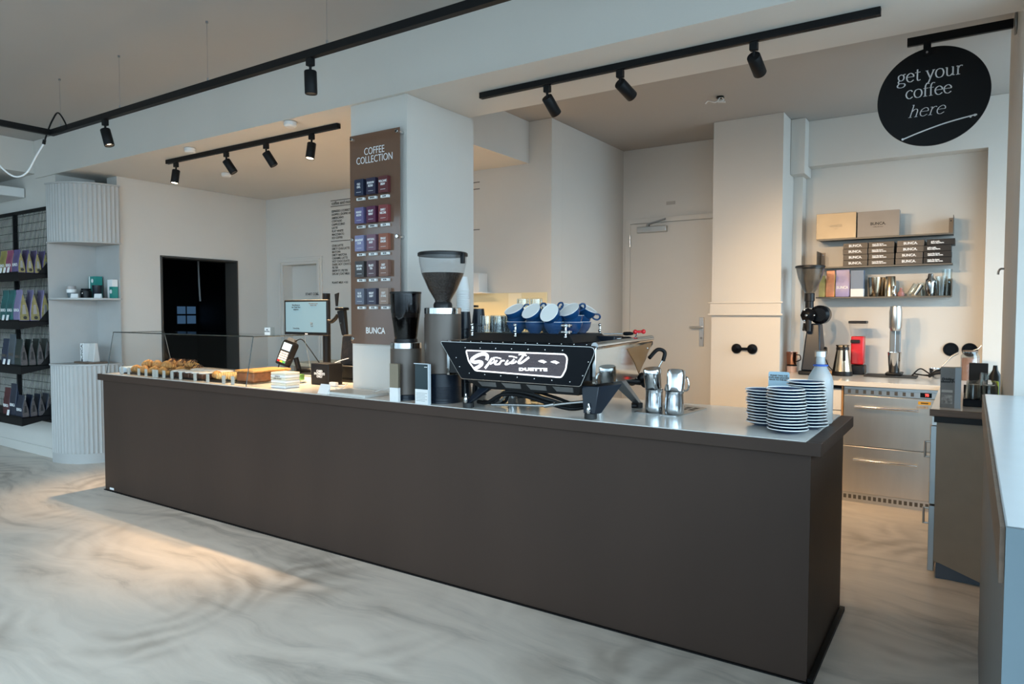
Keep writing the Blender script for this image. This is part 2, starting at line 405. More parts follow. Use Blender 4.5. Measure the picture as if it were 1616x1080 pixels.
# baseboards
struct('baseboard_shelf', MB().box(-14, -7.935, 3.405, 3.419, 0, 0.10), WALL, bevel=0.002)
# doorway into the dark room: walls of that room and its far window
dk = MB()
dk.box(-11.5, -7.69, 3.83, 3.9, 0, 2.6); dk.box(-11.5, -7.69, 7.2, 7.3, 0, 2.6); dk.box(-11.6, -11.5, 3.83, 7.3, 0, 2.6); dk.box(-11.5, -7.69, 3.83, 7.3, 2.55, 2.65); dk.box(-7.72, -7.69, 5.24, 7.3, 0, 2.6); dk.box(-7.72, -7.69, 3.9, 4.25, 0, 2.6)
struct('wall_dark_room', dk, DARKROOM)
BLUEG = mat('night_blue_glass', (0.02, 0.04, 0.07), 0.4, emit=(0.15, 0.33, 0.6), estr=0.22)
fr = MB().box(-11.49, -11.46, 6.78, 7.18, 1.33, 1.69)
wn = struct('window_3', fr, DARKROOM)
for a, b, c, d in ((6.81, 6.96, 1.53, 1.66), (6.99, 7.15, 1.53, 1.66), (6.81, 6.96, 1.36, 1.50), (6.99, 7.15, 1.36, 1.50)):
    MB().box(-11.458, -11.45, a, b, c, d).build('window_pane', BLUEG, wn, world=True)
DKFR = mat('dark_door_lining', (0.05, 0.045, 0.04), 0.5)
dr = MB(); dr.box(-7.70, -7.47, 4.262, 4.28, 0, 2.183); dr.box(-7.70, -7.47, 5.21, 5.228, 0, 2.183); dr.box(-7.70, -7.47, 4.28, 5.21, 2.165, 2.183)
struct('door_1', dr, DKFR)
# door in the menu wall with casing
cs = MB(); cs.box(-7.235, -7.15, 5.63, 5.648, 0, 2.14); cs.box(-6.53, -6.44, 5.63, 5.648, 0, 2.14); cs.box(-7.235, -6.44, 5.63, 5.648, 2.14, 2.225)
cs.box(-7.21, -7.18, 5.615, 5.63, 0, 2.17); cs.box(-6.50, -6.465, 5.615, 5.63, 0, 2.17); cs.box(-7.21, -6.465, 5.615, 5.63, 2.17, 2.20)
d2 = struct('door_2', cs, WALL, bevel=0.003)
MB().box(-7.149, -6.531, 5.78, 5.81, 0, 2.139).build('leaf', WALL, d2, world=True)
# metal door at the back of the passage
d3 = struct('door_3', MB().prism([(-3.26, 0), (-3.26, 2.60), (-2.20, 2.60), (-2.20, 0), (-2.26, 0), (-2.26, 2.545), (-3.20, 2.545), (-3.20, 0)], 7.225, 7.249), WALL, bevel=0.002)
lf = MB().box(-3.197, -2.262, 7.222, 7.244, 0, 2.54).build('leaf', WALL, d3, world=True, bevel=0.003)
hg = MB(); hg.cyl((-3.20, 7.215, 2.29), (-3.20, 7.215, 2.42), 0.011); hg.cyl((-3.20, 7.215, 2.34), (-3.20, 7.215, 2.36), 0.014)
hg.build('hinge', SATIN, lf, world=True)
cl = MB().box(-3.10, -2.76, 7.165, 7.222, 2.435, 2.50).build('door_closer', SATIN, lf, world=True, bevel=0.006)
am = MB(); am.box(-2.99, -2.96, 7.17, 7.20, 2.50, 2.525); am.prism([(-2.99, 2.515), (-2.78, 2.565), (-2.78, 2.58), (-2.99, 2.53)], 7.18, 7.20); am.build('closer_arm', GREYM, cl, world=True)
hp = MB().box(-2.40, -2.35, 7.21, 7.222, 1.20, 1.51).build('handle_plate', SATIN, lf, world=True, bevel=0.004)
hh = MB(); hh.cyl((-2.372, 7.215, 1.405), (-2.372, 7.16, 1.405), 0.011); hh.cyl((-2.365, 7.165, 1.405), (-2.49, 7.165, 1.405), 0.0105)
hh.build('door_handle', SATIN, hp, world=True)
MB().cyl((-2.375, 7.211, 1.29), (-2.375, 7.204, 1.29), 0.012).build('lock_cylinder', GREYM, hp, world=True)

# ================================================================== COUNTER
c0 = thing('service_counter', (-3.4, 3.5, 0), 'long dark brown service counter with a white top', 'counter')
b = MB().prism([(-6.30, 3.055), (-0.54, 3.055), (-0.54, 3.93), (-3.09, 3.93), (-3.09, 3.425), (-3.615, 3.425), (-3.615, 3.93), (-6.30, 3.93)], 0.0, 0.965, 'xy')
b.build('body', COUNTER, c0, world=True, bevel=0.002)
# brown slab edge: frame around the white inlay
e = MB(); e.box(-6.325, -0.495, 3.02, 3.065, 0.966, 1.020); e.box(-0.555, -0.495, 3.065, 3.945, 0.966, 1.020); e.box(-6.325, -6.27, 3.065, 3.945, 0.966, 1.020)
e.box(-6.27, -3.62, 3.9, 3.945, 0.966, 1.015); e.box(-3.085, -0.555, 3.9, 3.945, 0.966, 1.015)
e.build('edge_trim', COUNTER, c0, world=True, bevel=0.002)
t = MB()
t.prism([(-6.268, 3.034), (-0.557, 3.034), (-0.557, 3.94), (-3.09, 3.94), (-3.09, 3.425), (-3.615, 3.425), (-3.615, 3.94), (-6.268, 3.94)], 1.0, 1.024, 'xy')
t.build('worktop', TOPW, c0, world=True)
sk = MB(); sk.box(-0.538, -0.515, 3.055, 3.93, 0.0, 0.02); sk.box(-6.30, -0.515, 3.04, 3.054, 0, 0.006)
sk.build('floor_strip', BLACK, c0, world=True)
sm = MB().box(-0.546, -0.539, 3.0545, 3.93, 0.02, 0.96); sm.build('end_panel', COUNTER, c0, world=True)
MB().box(-6.22, -6.155, 3.052, 3.0545, 0.012, 0.03).build('small_sticker', INKW, c0, world=True)

# ================================================================== TRACKS AND SPOTS
def track(label, x0, x1, y, zt, extra=None):
    t = thing('lighting_track', ((x0 + x1) / 2, y, zt), label, 'lighting track')
    MB().box(x0, x1, y - 0.018, y + 0.018, zt - 0.038, zt - 0.001).build('rail', BLACK, t, world=True, bevel=0.002)
    g = MB().box(x0 + 0.02, x1 - 0.02, y - 0.006, y + 0.006, zt - 0.0395, zt - 0.038)
    g.build('rail_slot', BLKG, t, world=True)
    return t
track('black ceiling track on the left dropped ceiling carrying four spotlights', -6.31, -4.0, 3.68, ZS)
track('black ceiling track on the soffit right of the pillar', -2.69, -0.385, 3.69, ZS)
lt = thing('suspended_lighting_track', (-3.5, 2.62, 2.99), 'long black track hung on thin wires in front of the beam, with a corner', 'lighting track')
r = MB(); r.box(-6.13, 1.0, 2.60, 2.64, 2.952, 2.995); r.box(-6.13, -6.09, -1.5, 2.60, 2.952, 2.995)
r.build('rail', BLACK, lt, world=True, bevel=0.002)
for i, x in enumerate((-5.962, -5.076, -4.022, -2.935, -1.85, -0.7)):
    q = MB(); q.cyl((x, 2.62, 2.995), (x, 2.62, ZC - 0.012), 0.0012, n=6); q.cyl((x, 2.62, ZC - 0.016), (x, 2.62, ZC - 0.001), 0.008, n=10); q.cyl((x, 2.62, 2.995), (x, 2.62, 3.02), 0.006, n=8)
    q.build('suspension_wire', GREYM, lt, world=True)
# cable loop at the corner
q = MB(); q.tube(spline([(-6.05, 2.60, 2.955), (-5.86, 2.60, 2.955), (-5.83, 2.60, 2.99), (-5.95, 2.60, 3.10), (-6.05, 2.60, 3.06), (-6.11, 2.59, 2.98), (-6.15, 2.58, 2.90)], 8), 0.006, 8)
q.cyl((-6.145, 2.58, 2.915), (-6.16, 2.58, 2.885), 0.012)
q.build('black_supply_cable', BLACK, lt, world=True)
q = MB(); q.tube(spline([(-6.155, 2.58, 2.89), (-6.21, 2.55, 2.80), (-6.27, 2.5, 2.66), (-6.36, 2.45, 2.63), (-6.42, 2.38, 2.70), (-6.47, 2.28, 2.86), (-6.52, 2.2, 2.93), (-6.7, 2.0, 2.97)], 8), 0.0065, 8)
q.build('white_supply_cable', PAPERW, lt, world=True)

GLOW = mat('lamp_glow', (1, 0.9, 0.75), 0.4, emit=(1.0, 0.78, 0.52), estr=14.0)
def spotlight(x, y, zt, d, label, group=None, power=SPOT_W, lit=True, angle=85):
    rc = 0.1185 if ('lit spotlight' in label) else 0.102
    d = Vector(d).normalized()
    t = thing('track_spotlight', (x, y, zt), label, 'spotlight', group)
    MB().box(x - 0.02, x + 0.02, y - 0.017, y + 0.017, zt - 0.042, zt - 0.0005).build('adapter', BLACK, t, world=True, bevel=0.003)
    MB().cyl((x, y, zt - 0.042), (x, y, zt - 0.075), 0.0075).build('stem', BLACK, t, world=True)
    c = Vector((x, y, zt - 0.075))
    M = d.to_track_quat('Z', 'Y').to_matrix()
    top = c - d * 0.006
    MB().lathe([(0.006, 0), (0.0315, 0.0), (0.034, 0.004), (0.034, 0.122), (0.032, 0.125), (0.030, 0.122), (0.030, rc), (0.0, rc)], 32, tuple(top), M).build('lamp_head', BLACK, t, world=True)
    MB().lathe([(0.0, rc + 0.002), (0.0285, rc + 0.001)], 24, tuple(top), M).build('lamp_lens', GLOW, t, world=True)
    spot(top + d * 0.128, d, power, angle)
SG1 = 'spotlights on the left ceiling track'; SG2 = 'spotlights on the right soffit track'; SG3 = 'spotlights on the hanging track'
zt = ZS - 0.0395
spotlight(-6.166, 3.68, zt, (0.02, -0.17, -1), 'black lit spotlight at the left end of the left ceiling track, pointing straight down', SG1, angle=50, power=240)
spotlight(-5.40, 3.68, zt, (0.45, 0.45, -1), 'black spotlight tilted right, second from the left on the left ceiling track', SG1, angle=76, power=560)
spotlight(-4.86, 3.68, zt, (0.42, 0.45, -1), 'black spotlight tilted right, third from the left on the left ceiling track', SG1, angle=76, power=560)
spotlight(-4.306, 3.68, zt, (0.0, -0.17, -1), 'black lit spotlight at the right end of the left ceiling track near the pillar', SG1, angle=58, power=430)
spotlight(-2.188, 3.69, zt, (0.17, 0.95, -0.88), 'black spotlight nearest the pillar on the right soffit track', SG2, angle=112, power=170)
spotlight(-1.705, 3.69, zt, (0.30, 1.0, -0.52), 'black strongly tilted spotlight in the middle of the right soffit track', SG2, angle=64, power=190)
spotlight(-0.961, 3.69, zt, (0.06, 1.0, -0.50), 'black spotlight rightmost on the right soffit track', SG2, angle=58, power=150)
spotlight(-5.286, 2.62, 2.952, (0.28, 0.10, -1), 'black tilted spotlight at the left of the hanging track', SG3, power=34, angle=110)
spotlight(-3.07, 2.62, 2.952, (0, 0.03, -1), 'black spotlight hanging straight down from the long suspended track', SG3, power=18)
for i, (x, y, lb) in enumerate(((-5.67, 3.515, 'small white smoke detector above the left ceiling track, left one'), (-4.268, 3.447, 'small white smoke detector near the right end of the left ceiling track'), (-6.369, 4.337, 'small white smoke detector deeper on the ceiling, behind the second spotlight'))):
    q = MB().lathe([(0, 0), (0.038, 0), (0.047, -0.006), (0.047, -0.032), (0.036, -0.043), (0, -0.045)], 28)
    q.v = [(a, b_, c - 0.0005) for a, b_, c in q.v]
    o = q.build('smoke_detector', WHITE, None, loc=(x, y, ZS)); tag(o, lb, 'smoke detector', 'smoke detectors on the left ceiling')
# open junction with wires in the rear ceiling
j = thing('ceiling_cable_outlet', (-1.80, 5.88, ZC), 'open ceiling outlet with loose wires above the passage', 'cable outlet')
MB().lathe([(0.0, -0.002), (0.03, -0.002), (0.034, -0.012), (0.026, -0.012), (0.022, -0.004), (0.0, -0.004)], 20, (-1.80, 5.88, ZC)).build('ring', BLACK, j, world=True)
q = MB()
q.tube(spline([(-1.80, 5.88, ZC - 0.004), (-1.83, 5.85, ZC - 0.05), (-1.89, 5.85, ZC - 0.03), (-1.92, 5.86, ZC - 0.045)], 6), 0.006, 8)
q.tube(spline([(-1.79, 5.88, ZC - 0.004), (-1.76, 5.84, ZC - 0.045), (-1.80, 5.82, ZC - 0.06), (-1.74, 5.82, ZC - 0.07)], 6), 0.006, 8)
q.build('wires', PAPERW, j, world=True)

# ================================================================== ROUND SIGN
sg = thing('round_hanging_sign', (-0.213, 4.6, 2.5), 'round black hanging sign reading get your coffee here', 'sign')
cx, cz, R_ = -0.213, 2.772, 0.274
MB().lathe([(0, -0.006), (R_ - 0.002, -0.006), (R_, -0.004), (R_, 0.004), (R_ - 0.002, 0.006), (0, 0.006)], 96, (cx, 4.6, cz), Matrix.Rotation(PI / 2, 3, 'X')).build('disc', BLACK, sg, world=True)
q = MB(); q.box(-0.342, 0.150, 4.588, 4.612, 3.070, 3.118)
q.build('bracket_arm', BLACK, sg, world=True, bevel=0.002)
MB().box(-0.262, -0.224, 4.585, 4.592, 3.0, 3.08).build('hanger', BLACK, sg, world=True, bevel=0.001)
MB().cyl((-0.243, 4.585, 3.018), (-0.243, 4.580, 3.018), 0.006).build('screw', GREYM, sg, world=True)
MB().lathe([(0, 0), (0.062, 0), (0.066, 0.004), (0.066, 0.010), (0.0, 0.014)], 36, (0.165, 4.6, 3.10), Matrix.Rotation(-PI / 2, 3, 'Y')).build('wall_plate', GREYM, sg, world=True)
GL = {
 'g': (0.88, [[(.40, .98), (.17, .85), (.12, .62), (.22, .36), (.42, .28), (.62, .40), (.68, .64), (.60, .88), (.40, .98)], [(.60, .86), (.74, .98), (.86, .97)],
              [(.26, .33), (.13, .18), (.18, .02), (.45, -.04), (.72, -.10), (.80, -.28), (.62, -.48), (.34, -.52), (.08, -.42), (.05, -.24), (.20, -.06), (.32, -.02)]]),
 'e': (0.86, [[(.12, .56), (.45, .57), (.76, .58), (.70, .84), (.46, .99), (.18, .82), (.08, .50), (.20, .13), (.48, 0), (.78, .18)]]),
 't': (0.62, [[(.28, 1.30), (.28, .70), (.28, .22), (.38, .02), (.60, .10)], [(.04, .95), (.58, .97)]]),
 'y': (0.92, [[(.14, .97), (.30, .55), (.48, .08)], [(.80, .97), (.63, .50), (.46, .02), (.30, -.38), (.08, -.46)], [(.0, .97), (.28, .97)], [(.66, .97), (.94, .97)]]),
 'o': (0.95, [[(.46, 1.0), (.20, .88), (.08, .50), (.20, .12), (.46, 0), (.72, .12), (.84, .50), (.72, .88), (.46, 1.0)]]),
 'u': (1.02, [[(.20, .97), (.20, .45), (.24, .12), (.42, .0), (.60, .08), (.76, .28)], [(.77, .97), (.77, .5), (.77, .03)], [(.04, .96), (.20, .97)], [(.62, .96), (.77, .97)], [(.77, .03), (.94, .03)]]),
 'r': (0.70, [[(.22, .97), (.22, .5), (.22, .02)], [(.04, .02), (.42, .02)], [(.05, .94), (.22, .97)], [(.22, .62), (.34, .88), (.52, .98), (.64, .90)]]),
 'c': (0.82, [[(.72, .80), (.52, .99), (.22, .86), (.08, .50), (.20, .13), (.46, 0), (.74, .18)]]),
 'f': (0.56, [[(.22, .02), (.22, .70), (.24, 1.25), (.40, 1.50), (.62, 1.45)], [(.03, .96), (.52, .96)], [(.04, .02), (.42, .02)]]),
 'h': (0.98, [[(.20, 1.50), (.20, .8), (.20, .02)], [(.20, .65), (.38, .92), (.58, .96), (.72, .78), (.74, .4), (.74, .02)], [(.04, .02), (.36, .02)], [(.60, .02), (.90, .02)], [(.06, 1.47), (.20, 1.50)]]),
 ' ': (0.45, [])}
def serif(mb, s, x0, zb, h, y, thick=0.15, thin=0.055, shear=0.0, width=None):
    tot = sum(GL[c][0] for c in s); k = (width / tot) if width else h
    x = 0
    for c in s:
        adv, st = GL[c]
        for pts in st:
            P = [(x0 + (x + px) * k + shear * pz * h, zb + pz * h) for px, pz in pts]
            ribbon(mb, [Vector((p.x, p.y)) for p in spline([Vector((a, b_)) for a, b_ in P], 7)], y, thick * h, thin * h, 0.0012)
        x += adv
q = MB(); yy = 4.5935
serif(q, 'get your', -0.388, 2.870, 0.049, yy, width=0.318); q.build('lettering', INKW, sg, world=True, smooth=0); q = MB()
serif(q, 'coffee', -0.345, 2.776, 0.047, yy, width=0.226); q.build('lettering', INKW, sg, world=True, smooth=0); q = MB()
serif(q, 'here', -0.330, 2.668, 0.046, yy, thick=0.11, thin=0.04, shear=0.28, width=0.178)
q.build('lettering', INKW, sg, world=True, smooth=0)
q = MB()
ribbon(q, [Vector((p.x, p.y)) for p in spline([Vector((-.355, 2.549)), Vector((-.27, 2.578)), Vector((-.15, 2.612)), Vector((-.02, 2.636)), Vector((.0, 2.637))], 8)], yy, 0.007)
for (a, b_, r_) in ((-.353, 2.550, .0065), (-.010, 2.636, .0065), (-.03, 2.630, .0055)): q.lathe([(0, 0), (r_, 0), (r_, .0012), (0, .0012)], 16, (a, yy, b_), Matrix.Rotation(PI / 2, 3, 'X'))
q.build('spoon_drawing', INKW, sg, world=True, smooth=0)
q = MB().tube([(-9.0, 5.67, 2.54), (-9.0, 5.67, 2.2), (-9.0, 5.68, 1.9), (-9.0, 5.69, 1.71)], 0.012, 8)
tag(q.build('hanging_cord', PAPERW, None, world=True, loc=(-9.0, 5.67, 2.54)), 'pale cord hanging in the dark room behind the left doorway', 'cord')

ZT = 1.0242    # worktop surface
# ================================================================== COFFEE COLLECTION BOARD
bd = thing('coffee_board', (-3.335, 3.40, 1.34), 'brown acrylic COFFEE COLLECTION board on the pillar', 'board')
MB().box(-3.565, -3.108, 3.375, 3.381, 1.34, 2.752).build('acrylic_panel', mat('brown_panel', (0.150, 0.080, 0.050), 0.12, coat=0.3, noise=0.18, nscale=1.6), bd, world=True, bevel=0.001)
for x in (-3.541, -3.128):
    for z in (2.728, 2.05, 1.375):
        q = MB().cyl((x, 3.362, z), (x, 3.4295, z), 0.012, n=20); q.build('standoff_screw', CHROME, bd, world=True, bevel=0.002)
text('title_lettering', 'COFFEE\nCOLLECTION', 0.068, (-3.335, 3.374, 2.602), INKW, bd, sx=0.80, off=-0.0006, line=0.82)
text('brand_lettering', 'BUNCA', 0.058, (-3.335, 3.374, 1.430), INKW, bd, sx=0.9, off=0.001)
cols = [(0.012, 0.018, 0.045), (0.022, 0.018, 0.045), (0.10, 0.018, 0.02), (0.12, 0.10, 0.22), (0.085, 0.012, 0.045), (0.20, 0.035, 0.035),
        (0.20, 0.20, 0.33), (0.17, 0.085, 0.12), (0.26, 0.085, 0.05), (0.055, 0.05, 0.05), (0.10, 0.06, 0.07), (0.20, 0.10, 0.07), (0.12, 0.13, 0.17), (0.05, 0.05, 0.08), (0.28, 0.20, 0.16)]
words = ['OLD\nOWL', 'SHADOW\nBLEND', 'VOLCANIC\nBREW', 'INDIGO\nMOON', 'VELVET\nBERRY', 'SIMPLY\nNECTAR', 'BREAKFAST\nCLUB', 'NATURAL\nBABY', 'SINGLE\nORIGIN', 'BROWN\nSUGAR', 'BLACK\nTEA', 'EASY\nROAST', 'BLUE\nNOTE', 'NIGHT\nSHIFT', 'SOFT\nSTONE']
cn = ['black navy', 'midnight violet', 'deep maroon', 'slate violet', 'plum', 'brick red', 'pale lilac', 'dusty mauve', 'rust', 'charcoal', 'grey plum', 'tan brown', 'steel grey', 'ink grey', 'sand']
rowz = [2.392, 2.205, 2.018, 1.845, 1.66]
rown = ['top', 'second', 'middle', 'fourth', 'bottom']; coln = ['left', 'middle', 'right']
for i in range(15):
    r_, c_ = divmod(i, 3)
    x = -3.452 + c_ * 0.111; z = rowz[r_]
    t = thing('coffee_card', (x, 3.372, z), '%s coffee card, %s one in the %s row of the board' % (cn[i], coln[c_], rown[r_]), 'card', 'coffee cards on the collection board')
    MB().box(x - 0.041, x + 0.041, 3.345, 3.3745, z - 0.052, z + 0.055).build('card_block', mat('card_' + cn[i].replace(' ', '_'), cols[i], 0.35), t, world=True, bevel=0.001)
    text('card_lettering', words[i], 0.020, (x, 3.344, z + 0.012), INKW, t, sx=0.72, off=0.0005)
    MB().box(x - 0.022, x + 0.022, 3.3443, 3.3449, z - 0.032, z - 0.030).build('card_line', INKW, t, world=True)
    MB().box(x - 0.034, x + 0.034, 3.358, 3.3745, z - 0.083, z - 0.066).build('type_label', PAPERW, t, world=True)
    text('type_lettering', ['ESPRESSO', 'ESPRESSO', 'FILTER'][c_] if r_ < 2 else 'FILTER', 0.013, (x, 3.357, z - 0.0745), INK, t, sx=0.8, off=0.0004)

# ================================================================== MENU WALL
mn = thing('menu_lettering', (-5.9, 5.648, 1.9), 'small dark menu lettering on the wall left of the pillar', 'menu lettering')
for (z0, x1) in ((2.862, -4.13), (2.795, -4.13), (2.39, -4.13)):
    MB().box(-6.29, x1, 5.6465, 5.6495, z0 - 0.005, z0 + 0.003).build('rule_line', INKB, mn, world=True)
text('heading_lettering', 'coffee and more.', 0.052, (-6.275, 5.648, 2.828), INKB, mn, align='LEFT', off=0.001)
L1 = ['ESPRESSO | CORRETTO', 'DOPPIO | DOPPIO MAC', 'AMERICANO', 'CORTADO', 'CAPPUCCINO', 'LATTE', 'FLAT WHITE', 'MACCHIATO', 'ICE COFFEE']
L2 = ['CHAI LATTE', 'DIRTY CHAI LATTE', 'MATCHA', 'DIRTY MATCHA', 'CARAMEL LATTE', 'HOT CHOCOLATE', 'DARK HOT CHOCOLATE', 'FILTER', 'BREW IT | FILTER', 'DECAF | OAT MILK']
for L_, z0 in ((L1, 2.735), (L2, 2.335)):
    for i, s_ in enumerate(L_):
        text('menu_line_lettering', s_, 0.036, (-6.275, 5.648, z0 - i * (0.0385 if L_ is L1 else 0.0365)), INKB, mn, align='LEFT', sx=0.95, off=0.0008)
text('note_lettering', 'PLANT MILK + 0.5', 0.034, (-6.28, 5.648, 1.905), INKB, mn, align='LEFT', off=0.0008)
stt = text('start_lettering', 'START COLL.', 0.040, (0, 0, 0), INK, None, off=0.001, align='LEFT')
stt.location = (-6.705, 5.612, 1.775); tag(stt, 'short dark lettering beside the casing of the menu wall door', 'lettering')
# wall things to the right of the pillar
wd = thing('paper_towel_dispenser', (-4.11, 5.6, 1.75), 'white paper dispenser on the menu wall right of the pillar', 'dispenser')
MB().box(-4.30, -4.03, 5.50, 5.649, 1.755, 1.945).build('housing', WHITE, wd, world=True, bevel=0.008)
MB().box(-4.30, -3.985, 5.49, 5.649, 1.745, 1.757).build('bottom_flap', WHITE, wd, world=True, bevel=0.002)
pc = thing('yellow_glow_panel', (-3.6, 5.64, 1.3), 'pale yellow panel, coloured to include the wall glow, low on the menu wall behind the espresso machine', 'panel')
MB().box(-4.5, -3.34, 5.635, 5.649, 1.03, 1.748).build('panel', mat('pale_yellow', (0.72, 0.62, 0.38), 0.35), pc, world=True, bevel=0.002)  # yellow panel whose colour also stands in for glow on the wall
MB().box(-3.77, -3.62, 5.63, 5.6349, 1.2, 1.742).build('light_stripe', mat('lighter_yellow', (0.80, 0.72, 0.52), 0.35), pc, world=True)
# back cabinet run along the menu wall, carrying brewer things seen over the machine
bc = thing('back_counter_unit', (-5.0, 5.3, 0), 'low counter unit against the menu wall behind the pillar', 'counter')
MB().box(-6.3, -3.36, 5.10, 5.645, 0, 0.96).build('body', CABBR, bc, world=True, bevel=0.003)
MB().box(-6.32, -3.34, 5.07, 5.645, 0.961, 1.0).build('worktop', CREAM, bc, world=True, bevel=0.003)

# ================================================================== ESPRESSO MACHINE
em = thing('espresso_machine', (-1.93, 3.35, ZT), 'black and chrome lever espresso machine with a lit lettered back panel', 'espresso machine')
YB = 3.035
# back panel (faces the room)
def rounded(pts, r, n=6):
    out = []
    k = len(pts)
    for i in range(k):
        p = Vector(pts[i]); a = Vector(pts[i - 1]); b_ = Vector(pts[(i + 1) % k])
        rr = r[i] if hasattr(r, '__len__') else r
        d1 = (a - p).normalized(); d2_ = (b_ - p).normalized()
        s_ = p + d1 * rr; e_ = p + d2_ * rr
        for j in range(n + 1):
            t_ = j / n
            out.append(tuple((s_ * (1 - t_) ** 2 + p * 2 * t_ * (1 - t_) + e_ * t_ * t_)))
    return out
pan = rounded([(-2.345, 1.188), (-1.605, 1.188), (-1.515, 1.385), (-2.495, 1.390)], [0.012, 0.012, 0.045, 0.015])
MB().prism(pan, YB, YB + 0.014, 'xz').build('back_panel', BLKG, em, world=True, bevel=0.0015)
rim = [(p[0], YB + 0.002, p[1]) for p in pan]
MB().tube(rim, 0.0022, 6, closed=True).build('panel_rim', SATIN, em, world=True)
def mp(cx_, cy_):
    return Vector((-2.311 + (cx_ - 121) / 1293 * 0.635, 1.3475 - (cy_ - (185 + 0.036 * (cx_ - 121))) / 292 * 0.117))
# lit window: ribbed backing, white outline, lettering
win = [(118, 190), (1400, 240), (1416, 300), (1400, 420), (1350, 530), (250, 462), (160, 320)]
wp = [tuple(mp(*p)) for p in [(122, 190), (1385, 236), (1414, 285), (1395, 430), (1345, 528), (252, 465), (160, 340)]]
LITW = mat('lit_white', (0.9, 0.9, 0.9), 0.4, emit=(1.0, 0.97, 0.98), estr=1.15)
MB().prism(wp, YB - 0.002, YB - 0.0002, 'xz').build('window_backing', mat('mauve_black', (0.012, 0.009, 0.011), 0.5, spec=0.2), em, world=True)
q = MB()
zt_ = 1.340
while zt_ > 1.234:
    u = (1.3475 - zt_) / 0.117
    xl = -2.308 + max(0, u) ** 1.2 * 0.072; xr_ = -1.680 - max(0, u) ** 2 * 0.03
    q.box(xl, xr_, YB - 0.0032, YB - 0.0018, zt_ - 0.0010, zt_ + 0.0010); zt_ -= 0.0062
q.build('window_ribs', mat('lit_ribs', (0.16, 0.13, 0.15), 0.4, emit=(0.9, 0.8, 0.85), estr=0.12), em, world=True)
out = rounded([(p[0], p[1]) for p in wp], 0.012, 4)
MB().tube([(p[0], YB - 0.0035, p[1]) for p in out], 0.0038, 8, closed=True).build('window_outline', LITW, em, world=True)
q = MB()
for pts, th in (([(405, 320), (418, 270), (385, 240), (320, 245), (245, 280), (200, 322), (235, 348), (310, 345), (345, 362), (315, 400), (240, 445)], 38),
                ([(482, 295), (430, 370), (385, 430)], 26), ([(455, 325), (495, 303), (510, 335), (455, 374)], 17),
                ([(548, 322), (516, 368), (552, 376), (585, 358)], 18), ([(490, 290), (545, 286), (600, 300)], 14),
                ([(605, 325), (572, 378)], 18), ([(585, 350), (615, 325), (645, 325)], 16), ([(690, 318), (655, 370), (690, 368), (722, 345)], 18),
                ([(770, 303), (728, 355), (765, 352), (800, 330)], 18), ([(700, 267), (750, 270), (805, 286)], 14),
                ([(905, 228), (860, 290), (822, 345), (860, 350), (955, 278)], 22), ([(825, 246), (870, 238), (925, 256)], 15)):
    P = [mp(*p) for p in pts]
    ribbon(q, [Vector((p.x, p.y)) for p in spline(P, 6)], YB - 0.003, th / 1293 * 0.635, None, 0.0022)
for (cx_, cy_) in ((1120, 330), (1270, 337)):
    P = [mp(cx_ + a, cy_ + b_) for a, b_ in ((-55, -4), (-20, -18), (5, -20), (55, 6), (30, 14), (18, 26), (0, 14), (-25, 10))]
    MB().prism([tuple(p) for p in P], YB - 0.0052, YB - 0.003, 'xz').build('wing_mark', LITW, em, world=True, smooth=0)
q.build('script_lettering', LITW, em, world=True, smooth=0)
p0 = mp(1003, 436)
text('sub_lettering', 'DUETTE', 0.020, (p0.x, YB - 0.0048, p0.y), LITW, em, sx=2.15, off=0.0014, spacing=1.12, M=Matrix.Rotation(math.radians(-2), 4, 'Y') @ ROTF)
q = MB()
for (cx_, cy_) in [(107 + i * 208, 150 + i * 6) for i in range(7)] + [(165 + i * 213, 503 + i * 13) for i in range(7)] + [(28, 415), (1588, 500), (-20, 290), (1650, 330)]:
    p = mp(cx_, cy_); q.sphere((p.x, YB - 0.001, p.y), 0.0042, 10)
q.build('panel_screws', CHROME, em, world=True)
q = MB()
for i in range(13): q.sphere((-2.44 + i * 0.0715, YB + 0.022, 1.394), 0.0042, 10)
q.build('top_rivets', CHROME, em, world=True)
# body and polished side wings
bp = [(3.05, 1.215), (3.05, 1.386), (3.64, 1.392), (3.70, 1.372), (3.56, 1.215)]
MB().prism(bp, -2.44, -1.56, 'yz').build('body', BLKP, em, world=True, bevel=0.003)
SIDEM = mat('mirror_steel', (0.50, 0.50, 0.49), 0.06, 1.0)
for sx_ in (-2.462, -1.548):
    d_ = 0.018
    side = rounded([(3.052, 1.20), (3.052, 1.384), (3.78, 1.400), (3.79, 1.375), (3.56, 1.19)], [0.01, 0.01, 0.012, 0.01, 0.03], 4)
    w_ = MB().prism(side, sx_, sx_ + d_, 'yz').build('side_wing', SIDEM, em, world=True, bevel=0.002)
    xe = sx_ + (d_ + 0.0002 if sx_ > -2 else -0.0022)
    br_ = MB().prism([(3.42, 1.360), (3.770, 1.384), (3.585, 1.215), (3.52, 1.285)], xe, xe + 0.002, 'yz'); br_.build('wood_inlay', WOODL, w_, world=True)
    bar = MB(); bar.tube([(sx_ + 0.009, 3.06, 1.388), (sx_ + 0.009, 3.40, 1.397), (sx_ + 0.009, 3.78, 1.406)], 0.019 if sx_ > -2 else 0.009, 14); bar.build('top_bar', CHROME, w_, world=True)
    MB().sphere((xe + 0.001, 3.70, 1.352), 0.006, 10).build('wing_screw', CHROME, w_, world=True)
MB().box(-2.45, -1.55, 3.06, 3.62, 1.3865, 1.394).build('top_deck', BLKG, em, world=True, bevel=0.001)
